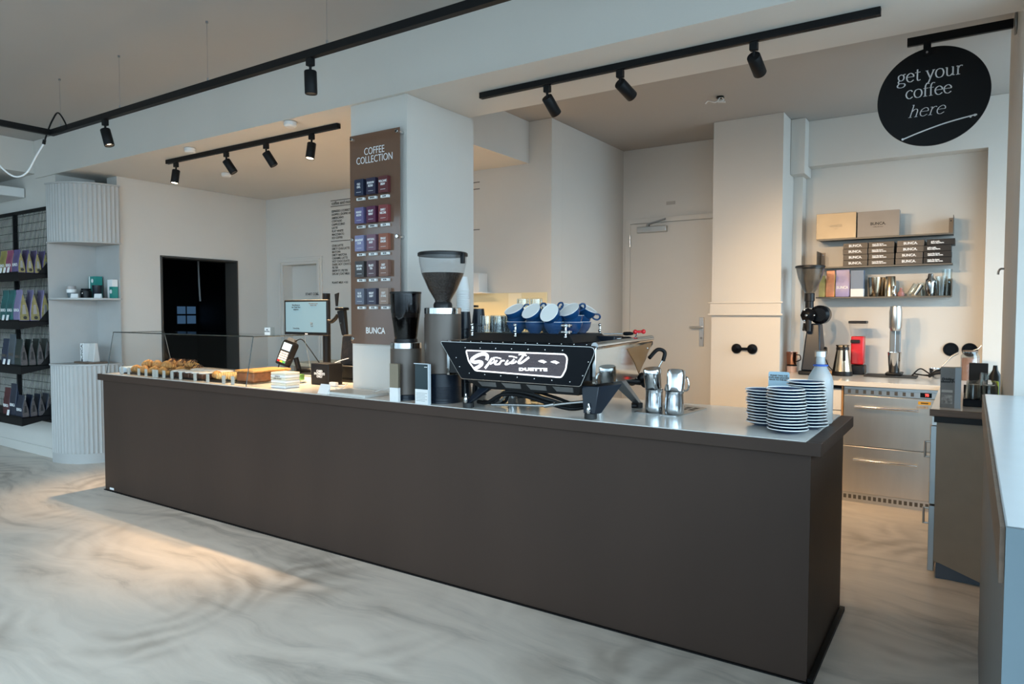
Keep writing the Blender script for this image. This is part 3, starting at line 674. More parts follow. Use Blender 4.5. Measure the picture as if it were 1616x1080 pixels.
# steam pipe bundle reflection area: round valve knobs on the working side
MB().hexa([(-2.27, 3.11, 1.132), (-1.655, 3.11, 1.132), (-1.655, 3.5, 1.132), (-2.27, 3.5, 1.132), (-2.34, 3.055, 1.187), (-1.61, 3.055, 1.187), (-1.61, 3.5, 1.187), (-2.34, 3.5, 1.187)]).build('lower_chassis', BLKP, em, world=True)
q = MB()
for i in range(4):
    x = -2.25 + i * 0.178
    x = -2.255 + i * 0.158
    for (a_, b_) in ((x, x + 0.12),):
        q.hexa([(a_ + 0.012, 3.0885, 1.148), (b_ - 0.012, 3.0885, 1.148), (b_ - 0.012, 3.094, 1.148), (a_ + 0.012, 3.094, 1.148), (a_, 3.062, 1.176), (b_, 3.062, 1.176), (b_, 3.068, 1.176), (a_, 3.068, 1.176)])
q.build('vent_insets', GREYM, em, world=True)
# raised cup warmer
cw = MB().hexa([(-2.40, 3.14, 1.395), (-1.70, 3.14, 1.395), (-1.70, 3.58, 1.395), (-2.40, 3.58, 1.395), (-2.36, 3.17, 1.440), (-1.745, 3.17, 1.440), (-1.745, 3.55, 1.440), (-2.36, 3.55, 1.440)])
cwo = cw.build('cup_warmer', BLKP, em, world=True, bevel=0.004)
ft = MB(); 
for (a, b_, c_, d_) in ((-2.35, -1.755, 3.155, 3.160), (-2.35, -1.755, 3.555, 3.560), (-2.355, -2.350, 3.16, 3.555), (-1.755, -1.750, 3.16, 3.555)): ft.box(a, b_, c_, d_, 1.442, 1.492)
ft.build('glass_rail', glass_mat('rail_glass', (0.97, 0.98, 0.985), 0.02, 0.2), em, world=True)
for (x, y) in ((-2.355, 3.158), (-2.06, 3.153), (-1.752, 3.158), (-2.355, 3.557), (-1.752, 3.557)):
    q = MB(); q.cyl((x, y - 0.008, 1.425), (x, y - 0.008, 1.49), 0.006, n=12); q.sphere((x, y - 0.012, 1.486), 0.010); q.sphere((x, y - 0.012, 1.452), 0.010); q.sphere((x, y - 0.010, 1.426), 0.009)
    if (x, y) == (-1.752, 3.158):
        for z in (1.486, 1.452): q.cyl((-1.775, 3.15, z), (-1.73, 3.15, z), 0.009, n=12); q.cyl((-1.745, 3.14, z), (-1.745, 3.19, z), 0.009, n=12)
    q.build('rail_post', CHROME, em, world=True)
# levers / red knobs / portafilters on the far side
q = MB().cyl((-1.575, 3.60, 1.395), (-1.545, 3.60, 1.442), 0.004); q.build('valve_stem', CHROME, em, world=True)
q = MB(); q.sphere((-1.56, 3.60, 1.447), 0.013, 14); q.sphere((-1.515, 3.61, 1.449), 0.013, 14); q.cyl((-1.56, 3.60, 1.447), (-1.515, 3.61, 1.449), 0.008)
q.build('red_knob', RED, em, world=True)
for k, (z, y) in enumerate(((1.412, 3.50), (1.438, 3.52))):
    q = MB(); q.cyl((-1.70, y, z - 0.002), (-1.60, y + 0.03, z), 0.0035, n=10); q.cyl((-1.70, y - 0.03, z - 0.002), (-1.60, y, z), 0.0035, n=10); q.build('lever_rods', CHROME, em, world=True)
    q = MB(); q.tube([(-1.60, y + 0.015, z), (-1.585, y + 0.015, z), (-1.56, y + 0.018, z + 0.001), (-1.545, y + 0.02, z + 0.001)], 0.01, 12, rr=[0.009, 0.011, 0.010, 0.006]); q.build('lever_handle', BLKG, em, world=True)
MB().box(-1.745, -1.62, 3.46, 3.58, 1.396, 1.425).build('dark_top_box', BLUEBLK, em, world=True, bevel=0.004)
# steam wand, steam valve, group handles on the barista side
q = MB().tube(spline([(-1.50, 3.66, 1.30), (-1.475, 3.72, 1.345), (-1.445, 3.75, 1.33), (-1.45, 3.74, 1.28)], 6), 0.011, 10); q.build('steam_wand_sleeve', BLACK, em, world=True)
MB().cyl((-1.45, 3.74, 1.29), (-1.52, 3.70, 1.14), 0.0045).build('steam_wand', CHROME, em, world=True)
q = MB()
for (x, y, z) in ((-1.60, 3.66, 1.20), (-1.56, 3.70, 1.185), (-1.53, 3.68, 1.155), (-1.62, 3.70, 1.16)): q.sphere((x, y, z), 0.028, 12)
q.cyl((-1.66, 3.62, 1.17), (-1.50, 3.74, 1.15), 0.018); q.build('portafilter_handle', BLKP, em, world=True)
for i, x in enumerate((-2.22, -1.78)):
    q = MB(); q.cyl((x, 3.60, 1.10), (x, 3.60, 1.21), 0.038, n=24); q.cyl((x, 3.60, 1.06), (x, 3.60, 1.10), 0.034, 0.037, n=24); q.build('brew_group', SATIN, em, world=True)
# spool legs and feet
for (x, y, tx, ty) in ((-2.327, 3.075, -2.20, 3.16), (-1.572, 3.085, -1.62, 3.20), (-2.33, 3.62, -2.2, 3.52), (-1.545, 3.60, -1.62, 3.46)):
    front = y < 3.3
    if x > -2 and front:
        lg = MB().hexa([(x - 0.030, y - 0.02, 1.052), (x + 0.035, y - 0.02, 1.052), (x + 0.045, y + 0.03, 1.052), (x - 0.02, y + 0.03, 1.052), (x - 0.05, 3.08, 1.188), (x + 0.045, 3.08, 1.188), (x + 0.085, 3.28, 1.188), (x - 0.03, 3.28, 1.188)])
    else:
        lg = MB().hexa([(x - 0.02, y - 0.018, 1.052), (x + 0.02, y - 0.018, 1.052), (x + 0.02, y + 0.018, 1.052), (x - 0.02, y + 0.018, 1.052), (tx - 0.03, ty - 0.02, 1.188), (tx + 0.05, ty - 0.02, 1.188), (tx + 0.05, ty + 0.04, 1.188), (tx - 0.03, ty + 0.04, 1.188)])
    lo = lg.build('leg', BLUEBLK if front else GREYM, em, world=True, bevel=0.003)
    MB().cyl((x, y, ZT), (x, y, 1.052), 0.031, n=28).build('foot', RUBBER, lo, world=True, bevel=0.002)
    if front:
        MB().lathe([(0.008, 1.053), (0.011, 1.062), (0.012, 1.074), (0.009, 1.086), (0.005, 1.094), (0.0045, 1.104), (0.0, 1.107)], 16, (x + 0.002, y - 0.026, 0)).build('finial', CHROME, lo, world=True)
# hoses under the machine
for k, (dz, col, r_) in enumerate(((0, BLACK, 0.011), (0.012, RUBBER, 0.010), (-0.006, SATIN, 0.007), (0.02, BLACK, 0.009))):
    y = 3.14 + k * 0.028
    q = MB().tube(spline([(-2.33 + k * 0.02, y + 0.03, ZT + 0.022), (-2.24 + k * .02, y, ZT + 0.028), (-2.14, y, ZT + 0.078 + dz), (-2.0, y, ZT + 0.080 + dz), (-1.85, y, ZT + 0.052 + dz), (-1.72, y + 0.02, ZT + 0.03 + dz * .5), (-1.62, y + 0.09, ZT + 0.05 + dz)], 8), r_, 10)
    q.build('supply_hose', col, em, world=True)
q = MB(); q.tube(spline([(-2.20, 3.12, ZT + 0.02), (-2.05, 3.12, ZT + 0.03), (-1.86, 3.12, ZT + 0.040), (-1.75, 3.13, ZT + 0.058), (-1.63, 3.15, ZT + 0.075)], 8), 0.007, 10); q.cyl((-1.86, 3.12, ZT + 0.038), (-1.80, 3.12, ZT + 0.052), 0.0105)
q.build('braided_hose', SATIN, em, world=True)

# glass of espresso and steel cup below the machine
gs = thing('espresso_glass', (-2.13, 3.46, ZT), 'small ribbed glass of brown coffee under the espresso machine', 'glass')
MB().lathe([(0.024, 0.0), (0.029, 0.02), (0.034, 0.085), (0.032, 0.085), (0.027, 0.02), (0.0, 0.006)], 20, (-2.13, 3.46, ZT + 0.0)).build('glass_body', GLASST, gs, world=True)
MB().lathe([(0, 0.008), (0.025, 0.008), (0.0305, 0.06), (0, 0.06)], 20, (-2.13, 3.46, ZT)).build('coffee', mat('amber_coffee', (0.35, 0.16, 0.04), 0.2), gs, world=True)
q = MB().lathe([(0.026, 0.0), (0.027, 0.002), (0.027, 0.08), (0.025, 0.08), (0.025, 0.004), (0, 0.004)], 24)
tag(q.build('steel_cup', CHROME, None, loc=(-2.22, 3.36, ZT)), 'small steel cup under the left side of the espresso machine', 'cup')

# cups on the warmer
def cup_proto(loc, rot, label, group):
    t = thing('cappuccino_cup', loc, label, 'cup', group); t.rotation_euler = rot
    MB().lathe([(0.0, 0.0), (0.028, 0.0), (0.029, 0.004), (0.040, 0.014), (0.051, 0.034), (0.0565, 0.060), (0.0565, 0.0615)], 36, cap=False).build('cup_body', NAVY, t)
    MB().lathe([(0.0567, 0.0612), (0.0560, 0.0628), (0.0545, 0.0612), (0.0490, 0.036), (0.038, 0.017), (0.0, 0.010)], 36).build('cup_glaze', GLAZE, t)
    MB().tube(spline([(0.054, 0, 0.050), (0.072, 0, 0.056), (0.085, 0, 0.045), (0.080, 0, 0.028), (0.062, 0, 0.022), (0.046, 0, 0.026)], 6), 0.0052, 8).build('handle', NAVY, t)
    return t
CG = 'blue cappuccino cups on the espresso machine'
fronts = [(-2.115, 3.24), (-1.995, 3.24), (-1.88, 3.245), (-1.795, 3.30)]
ordn = ['first', 'second', 'third', 'fourth']
proto = None
def place_cup(loc, rot, label):
    global proto
    if proto is None: proto = cup_proto(loc, rot, label, CG); return proto
    return dup(proto, loc, rot, label, CG)
ZW = 1.4405
tilts = [(-0.42, -0.10), (-0.62, -0.30), (-0.80, -0.25), (-0.50, -0.12)]
# local tilt: rim opens towards the lower left of the picture, handle at the upper right
for i, (x, y) in enumerate(fronts):
    place_cup((x, y, ZW), (0, 0, 0.6 + 0.4 * i), 'bottom blue cup of the %s front stack from the left' % ordn[i])
    place_cup((x, y, ZW + 0.036), (0, 0, 0.9 + 0.3 * i), 'middle blue cup of the %s front stack from the left' % ordn[i])
    a = tilts[i]
    place_cup((x + 0.010, y, ZW + 0.081), (-a[0] * 0.9, a[0], 0.55), 'tilted top blue cup of the %s front stack from the left' % ordn[i])
backs = [(-2.02, 3.42), (-1.92, 3.44), (-1.83, 3.47)]
nm = ['left', 'middle', 'right']
for i, (x, y) in enumerate(backs):
    place_cup((x, y, ZW), (0, 0, 1.2 * i), 'bottom blue cup of the %s rear stack' % nm[i])
    place_cup((x, y, ZW + 0.036), (0, 0, 0.4 + i), 'upper blue cup of the %s rear stack' % nm[i])
    place_cup((x + 0.01, y, ZW + 0.085), (0.3, 0.35 + 0.05 * i, 0.3 + 0.2 * i), 'tilted top blue cup of the %s rear stack' % nm[i])
# water glasses upside down at the left of the warmer
gg = 'ribbed glasses on the espresso machine'
gp = None
def glass_lathe():
    prof = [(0.034, 0.0), (0.0345, 0.002), (0.031, 0.078), (0.029, 0.080), (0.0, 0.080), (0.0, 0.076), (0.028, 0.074), (0.032, 0.002)]
    q = MB().lathe(prof, 24)
    for k in range(8):
        a = k * PI / 4; q.cyl((0.0335 * math.cos(a), 0.0335 * math.sin(a), 0.004), (0.0305 * math.cos(a), 0.0305 * math.sin(a), 0.076), 0.0025, n=6)
    return q
spots_ = [(-2.305, 3.22, 0, 'front left'), (-2.225, 3.225, 0, 'front right'), (-2.30, 3.31, 0, 'middle left'), (-2.215, 3.33, 0, 'middle right'), (-2.29, 3.42, 0, 'rear left'), (-2.19, 3.44, 0, 'rear right'), (-2.20, 3.44, 0.099, 'stacked rear right'), (-2.11, 3.46, 0.0, 'hindmost beside the cups'), (-2.12, 3.46, 0.099, 'stacked behind the blue cups')]
for i, (x, y, dz, lb) in enumerate(spots_):
    if gp is None:
        gp = glass_lathe().build('drinking_glass', GLASST, None, loc=(x, y, ZW + dz)); o = gp
    else:
        o = gp.copy(); C.objects.link(o); o.location = (x, y, ZW + dz)
    o.scale = (1.12, 1.12, 1.22); tag(o, 'upturned ribbed glass on the espresso machine, %s one' % lb, 'glass', gg)

# ================================================================== GRINDERS
def grinder(x, y, r, hb, hop, label, dark):
    t = thing('coffee_grinder', (x, y, ZT), label, 'coffee grinder')
    zb = 0.0
    bd_ = MB().lathe([(0.0, 0.001), (r + 0.004, 0.001), (r + 0.004, 0.012), (r + 0.001, 0.014), (r + 0.001, 0.17 if dark else 0.03), (r - 0.004, 0.172 if dark else 0.032), (0, 0.172 if dark else 0.032)], 48, (x, y, ZT))
    if dark:
        for k in range(9): bd_.tube([((r + 0.0015) * math.cos(a * PI / 18) + x, (r + 0.0015) * math.sin(a * PI / 18) + y, ZT + 0.03 + k * 0.008) for a in range(36)], 0.0016, 6, closed=True)
    bd_.build('base', BLUEBLK, t, world=True)
    MB().lathe([(r - 0.002, 0.033 if not dark else 0.173), (r, 0.035 if not dark else 0.175), (r, hb - 0.036), (r - 0.002, hb - 0.034)], 48, (x, y, ZT)).build('housing', TAUPE, t, world=True)
    MB().lathe([(r - 0.001, hb - 0.034), (r + 0.001, hb - 0.033), (r + 0.001, hb), (r - 0.003, hb + 0.003), (0, hb + 0.003)], 48, (x, y, ZT)).build('collar_ring', CHROME, t, world=True)
    # slotted dark spine on the left side
    a0 = math.radians(205)
    q = MB()
    for zc_, hh_ in (((hb * 0.72), 0.10),) if dark else (((hb * 0.55), 0.14),):
        for s_ in (0,):
            dx, dy = math.cos(a0), math.sin(a0)
            q.cyl((x + dx * (r - 0.025), y + dy * (r - 0.025), ZT + zc_ - hh_), (x + dx * (r - 0.025), y + dy * (r - 0.025), ZT + zc_ + hh_), 0.030, n=20)
    q.build('side_spine', BLKP, t, world=True)
    kind, ht, rt, rbm = hop
    z0 = hb + 0.003
    if kind == 'clear':
        prof = [(rbm, z0 + 0.03), (rbm + 0.002, z0 + 0.045), (rt * 0.62, z0 + ht * 0.35), (rt * 0.88, z0 + ht * 0.62), (rt * 0.985, z0 + ht * 0.85), (rt, z0 + ht - 0.012)]
        inner = [(max(0.001, a - 0.003), b_) for a, b_ in prof]
        MB().lathe([(a, b_) for a, b_ in prof] + inner[::-1], 48, (x, y, ZT), closed=True).build('hopper', HOPPER, t, world=True)
        bprof = [(0, z0 + 0.032), (rbm - 0.004, z0 + 0.032), (rbm - 0.001, z0 + 0.047), (rt * 0.62 - 0.004, z0 + ht * 0.35), (rt * 0.88 - 0.004, z0 + ht * 0.62), (rt * 0.90 - 0.004, z0 + ht * 0.645), (0, z0 + ht * 0.665)]
        MB().lathe(bprof, 48, (x, y, ZT)).build('coffee_beans', BEANS, t, world=True)
        MB().lathe([(0, z0), (rbm + 0.008, z0), (rbm + 0.008, z0 + 0.018), (rbm + 0.002, z0 + 0.032), (0, z0 + 0.032)], 36, (x, y, ZT)).build('hopper_neck', BLKP, t, world=True)
        MB().lathe([(0, z0 + ht - 0.012), (rt + 0.006, z0 + ht - 0.012), (rt + 0.006, z0 + ht + 0.004), (rt - 0.002, z0 + ht + 0.010), (0, z0 + ht + 0.010)], 48, (x, y, ZT)).build('hopper_lid', BLKP, t, world=True)
        MB().box(x + rt - 0.005, x + rt + 0.018, y - 0.01, y + 0.01, ZT + z0 + ht - 0.06, ZT + z0 + ht + 0.004).build('lid_clip', BLKP, t, world=True, bevel=0.003)
    else:
        prof = [(rbm, z0 + 0.02), (rbm + 0.004, z0 + 0.04), (rt * 0.86, z0 + ht * 0.42), (rt * 0.97, z0 + ht * 0.65), (rt, z0 + ht - 0.01)]
        MB().lathe(prof + [(max(0.001, a - 0.003), b_) for a, b_ in prof][::-1], 48, (x, y, ZT), closed=True).build('hopper', SMOKE, t, world=True)
        MB().lathe([(0, z0 + 0.022), (rbm - 0.004, z0 + 0.022), (rt * 0.86 - 0.005, z0 + ht * 0.42), (rt * 0.93, z0 + ht * 0.58), (0, z0 + ht * 0.6)], 40, (x, y, ZT)).build('coffee_beans', BEANS, t, world=True)
        MB().lathe([(0, z0), (rbm + 0.006, z0), (rbm + 0.004, z0 + 0.020), (0, z0 + 0.020)], 36, (x, y, ZT)).build('hopper_neck', BLKP, t, world=True)
        MB().lathe([(0, z0 + ht - 0.01), (rt + 0.002, z0 + ht - 0.01), (rt + 0.002, z0 + ht + 0.002), (0, z0 + ht + 0.004)], 48, (x, y, ZT)).build('hopper_lid', BLKP, t, world=True)
    return t
grinder(-2.61, 3.20, 0.108, 0.555, ('clear', 0.315, 0.142, 0.048), 'large taupe grinder with a wide clear hopper of beans', True)
grinder(-2.885, 3.18, 0.094, 0.345, ('smoke', 0.305, 0.094, 0.066), 'smaller taupe grinder with a smoked hopper in front of the pillar', False)

# ================================================================== CUP STACKS beside the machine
def stack_cups(name, x, y, z, n, r0, r1, h, step, mt, label, group, upside=True, cat='cup'):
    pr = None
    for i in range(n):
        prof = [(r1, 0), (r1 + 0.0035, 0.001), (r1 + 0.0035, 0.005), (r1 - 0.001, 0.006), (r0, h), (0, h), (0, h - 0.002), (r0 - 0.002, h - 0.002), (r1 - 0.002, 0.006)] if upside else [(0, 0), (r0, 0), (r1, h - 0.004), (r1 + 0.002, h - 0.002), (r1, h), (r1 - 0.002, h - 0.004), (r0 - 0.002, 0.002), (0, 0.002)]
        lb = '%s, %s' % (label, 'topmost' if i == n - 1 else 'lowest' if i == 0 else 'number %d up' % (i + 1))
        if pr is None: o = pr = MB().lathe(prof, 28).build(name, mt, None, loc=(x, y, z))
        else: o = pr.copy(); C.objects.link(o); o.location = (x, y, z + i * step)
        tag(o, lb, cat, group)
shf = thing('cup_shelf', (-2.86, 3.80, ZT), 'steel riser between pillar and grinder holding the white paper cups', 'riser')
MB().box(-3.02, -2.70, 3.72, 3.94, ZT + 0.40, ZT + 0.412).build('top', SATIN, shf, world=True, bevel=0.002)
MB().box(-3.02, -3.01, 3.72, 3.94, ZT, ZT + 0.40).build('leg', SATIN, shf, world=True); MB().box(-2.71, -2.70, 3.72, 3.94, ZT, ZT + 0.40).build('leg', SATIN, shf, world=True)
stack_cups('paper_cup', -2.92, 3.80, ZT + 0.413, 22, 0.030, 0.044, 0.10, 0.0125, PAPERW, 'white paper cup in the tall upturned stack behind the big grinder', 'white paper cups in the stack')
stack_cups('takeaway_cup', -2.655, 3.47, ZT, 6, 0.034, 0.046, 0.11, 0.085, BLUEBLK, 'black cup in the near upturned stack right of the big grinder', 'near stack of black cups')
stack_cups('takeaway_cup', -2.64, 3.60, ZT, 6, 0.034, 0.046, 0.11, 0.089, BLUEBLK, 'black cup in the rear upturned stack right of the big grinder', 'rear stack of black cups')
# batch brewer glimpsed above the machine
bb_ = thing('pour_over_brewer', (-4.05, 5.30, 1.0), 'steel and black brewer on the rear unit seen over the glasses', 'coffee brewer')
q = MB().lathe([(0.09, 0), (0.09, 0.30), (0.10, 0.32), (0.10, 0.44), (0.0, 0.44)], 28, (-4.05, 5.30, 1.0)); q.build('body', SATIN, bb_, world=True)
q = MB().lathe([(0.11, 0.47), (0.115, 0.49), (0.115, 0.58), (0.11, 0.60), (0.0, 0.60)], 28, (-4.05, 5.30, 1.0)); q.build('glass_top', HOPPER, bb_, world=True)
q = MB().lathe([(0.04, 0.44), (0.04, 0.605), (0.13, 0.605), (0.13, 0.625), (0.06, 0.63), (0.05, 0.65), (0, 0.65)], 28, (-4.05, 5.30, 1.0)); q.build('lid', BLKP, bb_, world=True)

# ================================================================== LEFT PART OF THE COUNTER
gc = thing('pastry_case', (-5.28, 3.4, ZT), 'low frameless glass pastry case on the left end of the counter', 'display case')
zt1 = 1.378
for x in (-6.245, -4.30):
    MB().prism([(3.062, ZT), (3.125, zt1), (3.58, zt1), (3.66, ZT)], x - 0.003, x + 0.003, 'yz').build('end_pane', GLASS, gc, world=True)
    q = MB(); q.tube([(x, 3.060, ZT), (x, 3.124, zt1), (x, 3.58, zt1)], 0.0036, 6); q.build('pane_edge', mat('glass_edge', (0.012, 0.02, 0.02), 0.2), gc, world=True)
    q = MB(); q.tube([(x, 3.58, zt1), (x, 3.66, ZT)], 0.0022, 6); q.build('rear_edge', mat('glass_edge_pale', (0.22, 0.25, 0.25), 0.2), gc, world=True)
MB().hexa([(-6.245, 3.058, ZT), (-4.30, 3.058, ZT), (-4.30, 3.063, ZT), (-6.245, 3.063, ZT), (-6.245, 3.121, zt1), (-4.30, 3.121, zt1), (-4.30, 3.126, zt1), (-6.245, 3.126, zt1)]).build('front_pane', GLASS, gc, world=True)
MB().box(-6.245, -4.30, 3.127, 3.58, zt1, zt1 + 0.005).build('top_pane', GLASS, gc, world=True)
q = MB(); q.tube([(-6.245, 3.124, zt1 + 0.002), (-4.30, 3.124, zt1 + 0.002)], 0.0042, 6); q.build('front_edge', MATS['glass_edge'], gc, world=True)
# price tags standing along the front pane
tx = [-6.04, -5.93, -5.77, -5.66, -5.545, -5.50, -5.395, -5.28, -5.16, -4.965, -4.80, -4.60, -4.49]
tagp = None
for i, x in enumerate(tx):
    lb = 'small clear price holder at the pastry case front, number %s from the left' % ['one', 'two', 'three', 'four', 'five', 'six', 'seven', 'eight', 'nine', 'ten', 'eleven', 'twelve', 'thirteen'][i]
    if tagp is None:
        tagp = thing('price_holder', (x, 3.085, ZT), lb, 'price holder', 'price holders in the pastry case')
        MB().box(-0.020, 0.020, -0.001, 0.001, 0.0, 0.062).build('card', mat('frosted_card', (0.50, 0.49, 0.45), 0.4), tagp)
        MB().box(-0.020, 0.020, -0.001, 0.025, 0.0, 0.003).build('foot', GLASS, tagp)
    else: dup(tagp, (x, 3.085, ZT), 0, lb)
# serving slates / trays
for i, (x0, x1, y0, y1, mt, lb) in enumerate(((-6.08, -5.42, 3.12, 3.50, BLKP, 'black slate tray under the croissants at the left of the pastry case'), (-5.39, -4.94, 3.12, 3.50, BLKP, 'black slate tray under the iced cakes in the pastry case'), (-4.91, -4.65, 3.12, 3.52, BLKP, 'black slate tray under the pale rolls in the pastry case'), (-4.63, -4.36, 3.14, 3.55, GLASST, 'glass tray under the brown loaf at the right of the pastry case'))):
    tag(MB().box(-(x1 - x0) / 2, (x1 - x0) / 2, -(y1 - y0) / 2, (y1 - y0) / 2, 0.0, 0.012).build('serving_tray', mt, None, loc=((x0 + x1) / 2, (y0 + y1) / 2, ZT + 0.0005), bevel=0.003), lb, 'tray', 'serving trays in the pastry case')
def croissant(loc, rz, mt, label, group, s=1.0, choc=False):
    t = thing('croissant', loc, label, 'pastry', group, rz)
    q = MB(); n = 9
    for k in range(n):
        u = (k - (n - 1) / 2) / ((n - 1) / 2); a = u * 1.15
        r_ = (0.030 - 0.019 * abs(u) ** 1.3) * s
        q.sphere((0.062 * math.sin(a) * s, (0.045 * (1 - math.cos(a))) * s, r_ * 0.95), r_, 12, (0.62, 1.05, 1.0), Matrix.Rotation(a, 3, 'Z'))
    q.build('dough', mt, t)
    if choc:
        q = MB()
        for k in range(4): q.tube([(-0.03 + k * 0.02, -0.022 * s, 0.036 * s), (-0.024 + k * 0.02, 0.0, 0.060 * s), (-0.018 + k * 0.02, 0.022 * s, 0.044 * s)], 0.005, 6)
        q.build('chocolate_drizzle', CHOC, t)
    return t
ZP = ZT + 0.013
cg = 'croissants on the left slate'
cA = croissant((-5.98, 3.18, ZP), 0.3, CRUST, 'golden croissant at the front left corner of the left slate', cg, s=1.15)
pl = [(-5.84, 3.17, 0, -0.2, 'second in the front row'), (-5.70, 3.18, 0, 0.4, 'third in the front row'), (-5.56, 3.17, 0, 0.0, 'last in the front row'), (-5.96, 3.29, 0, 0.2, 'first in the middle row'), (-5.80, 3.30, 0, -0.3, 'second in the middle row'), (-5.64, 3.30, 0, 0.3, 'third in the middle row'), (-5.50, 3.29, 0, 0.1, 'last in the middle row'),
      (-5.90, 3.24, 0.045, 0.5, 'left one lying on top of the pile'), (-5.76, 3.24, 0.045, -0.1, 'middle one lying on top of the pile'), (-5.62, 3.24, 0.045, 0.2, 'right one lying on top of the pile')]
for x, y, dz, rz, lb in pl: dup(cA, (x, y, ZP + dz), rz, 'golden croissant on the left slate, ' + lb, cg)
cB = croissant((-5.93, 3.42, ZP), 0.1, CRUST, 'chocolate striped croissant at the back left of the left slate', 'chocolate croissants at the back', s=1.15, choc=True)
for i, (x, y, dz) in enumerate(((-5.78, 3.43, 0), (-5.63, 3.42, 0), (-5.49, 3.43, 0), (-5.85, 3.42, 0.042), (-5.70, 3.42, 0.042), (-5.56, 3.42, 0.042))):
    dup(cB, (x, y, ZP + dz), 0.2 * (i % 3), 'chocolate striped croissant in the back row, %s' % ['second from the left', 'third from the left', 'rightmost', 'left one on top', 'middle one on top', 'right one on top'][i], 'chocolate croissants at the back')
jar = thing('blue_napkin_pack', (-6.14, 3.22, ZT), 'pale blue wrapped pack in the left corner of the pastry case', 'pack')
MB().box(-6.20, -6.10, 3.14, 3.30, ZT, ZT + 0.055).build('pack_body', mat('pale_blue_wrap', (0.45, 0.60, 0.72), 0.35, noise=0.3, nscale=20), jar, world=True, bevel=0.012)
# iced cakes
ic = 'iced slices on the middle slate'
ip = None
for k in range(10):
    r_, c_ = divmod(k, 5)
    x = -5.35 + c_ * 0.095; y = 3.19 + r_ * 0.16
    lb = 'dark slice with white icing, %s row, %s from the left' % (['front', 'back'][r_], ['first', 'second', 'third', 'fourth', 'fifth'][c_])
    if ip is None:
        ip = thing('iced_slice', (x, y, ZP), lb, 'cake', ic)
        MB().box(-0.036, 0.036, -0.065, 0.065, 0, 0.036).build('sponge', CHOC, ip, bevel=0.006)
        MB().lathe([(0, 0.0365), (0.9, 0.0365), (1.04, 0.040), (0.98, 0.047), (0.6, 0.052), (0, 0.053)], 20, M=Matrix.Diagonal((0.038, 0.066, 1.0))).build('icing', ICING, ip, bevel=0.007, seg=3)
    else: dup(ip, (x, y, ZP), 0.05 * ((k * 7) % 3 - 1), lb)
# rolls and filled pastries
def roll(loc, rz, label, mt, name='pastry_roll', L=0.13, r=0.033):
    q = MB(); n = 9
    for k in range(n):
        u = (k - (n - 1) / 2) / ((n - 1) / 2)
        q.sphere((0, u * L / 2, r), r * (1 - 0.35 * u * u), 14, (1.05, 0.5, 1))
    o = q.build(name, mt, None, loc=loc); o.rotation_euler = (0, 0, rz)
    return tag(o, label, 'pastry', 'pale rolls on the slate')
roll((-4.86, 3.20, ZP), 0.9, 'golden filled roll at the left of the right slate', CRUST)
roll((-4.77, 3.36, ZP), 0.8, 'golden roll in the back of the right slate', CRUST)
roll((-4.72, 3.19, ZP), -0.5, 'pale ridged roll standing out at the front of the right slate', CRUST2)
roll((-4.655, 3.22, ZP), -0.4, 'pale smooth roll right of the ridged roll', CRUST2)
roll((-4.69, 3.42, ZP), 0.5, 'pale roll in the back corner of the right slate', CRUST2)
# loaf with pale crust
lf_ = thing('fruit_loaf', (-4.495, 3.35, ZP), 'large dark brown fruit loaf with golden crust top inside the pastry case', 'cake')
MB().box(-4.60, -4.395, 3.19, 3.52, ZP, ZP + 0.070).build('filling', PIE, lf_, world=True, bevel=0.012, seg=3)
q = MB(); q.box(-4.607, -4.388, 3.183, 3.527, ZP + 0.071, ZP + 0.086); q.build('crust', CRUST, lf_, world=True, bevel=0.007, seg=3)
# sign on top of the case
ps = thing('tabletop_sign', (-4.28, 3.25, zt1), 'tiny clear holder with a white card standing on top of the pastry case', 'sign')
MB().box(-4.333, -4.225, 3.248, 3.252, zt1 + 0.006, zt1 + 0.068).build('holder', GLASST, ps, world=True)
MB().box(-4.330, -4.270, 3.244, 3.2475, zt1 + 0.010, zt1 + 0.064).build('card', PAPERW, ps, world=True)
text('card_lettering', 'PAN\nAU CHOCO', 0.013, (-4.30, 3.243, zt1 + 0.042), INK, ps, sx=0.8)

# monitor on a pole
mo = thing('customer_monitor', (-4.36, 3.85, ZT), 'flat till monitor with a pale blue screen on a black pole', 'monitor')
MB().cyl((-4.36, 3.86, ZT + 0.001), (-4.36, 3.86, 1.708), 0.031, n=28).build('pole', BLACK, mo, world=True)
MB().lathe([(0, ZT + 0.0003), (0.10, ZT + 0.0003), (0.10, ZT + 0.008), (0.04, ZT + 0.014), (0, ZT + 0.014)], 32, (-4.36, 3.86, 0)).build('base', BLACK, mo, world=True)
MB().box(-4.810, -4.276, 3.800, 3.830, 1.368, 1.658).build('screen_frame', BLKP, mo, world=True, bevel=0.006)
MB().box(-4.789, -4.295, 3.798, 3.7995, 1.393, 1.641).build('screen', mat('screen_glow', (0.06, 0.09, 0.10), 0.4, emit=(0.30, 0.52, 0.62), estr=0.62), mo, world=True)
text('screen_lettering', 'Bestellung an\nder Theke hier\naufgeben', 0.018, (-4.657, 3.7972, 1.597), INK, mo)
text('screen_lettering', 'Kassenbeleg', 0.016, (-4.657, 3.7972, 1.423), INK, mo)
text('screen_lettering', 'Warenkorb ist leer\nSumme  0,00', 0.014, (-4.445, 3.7972, 1.619), INKB, mo)
text('screen_lettering', 'Netto\nMwSt\nTotal', 0.013, (-4.466, 3.7972, 1.455), INKB, mo)
MB().box(-4.551, -4.519, 3.7988, 3.7999, 1.374, 1.382).build('logo_mark', INKW, mo, world=True)
MB().box(-4.40, -4.32, 3.8305, 3.84, 1.46, 1.56).build('mount', BLACK, mo, world=True)
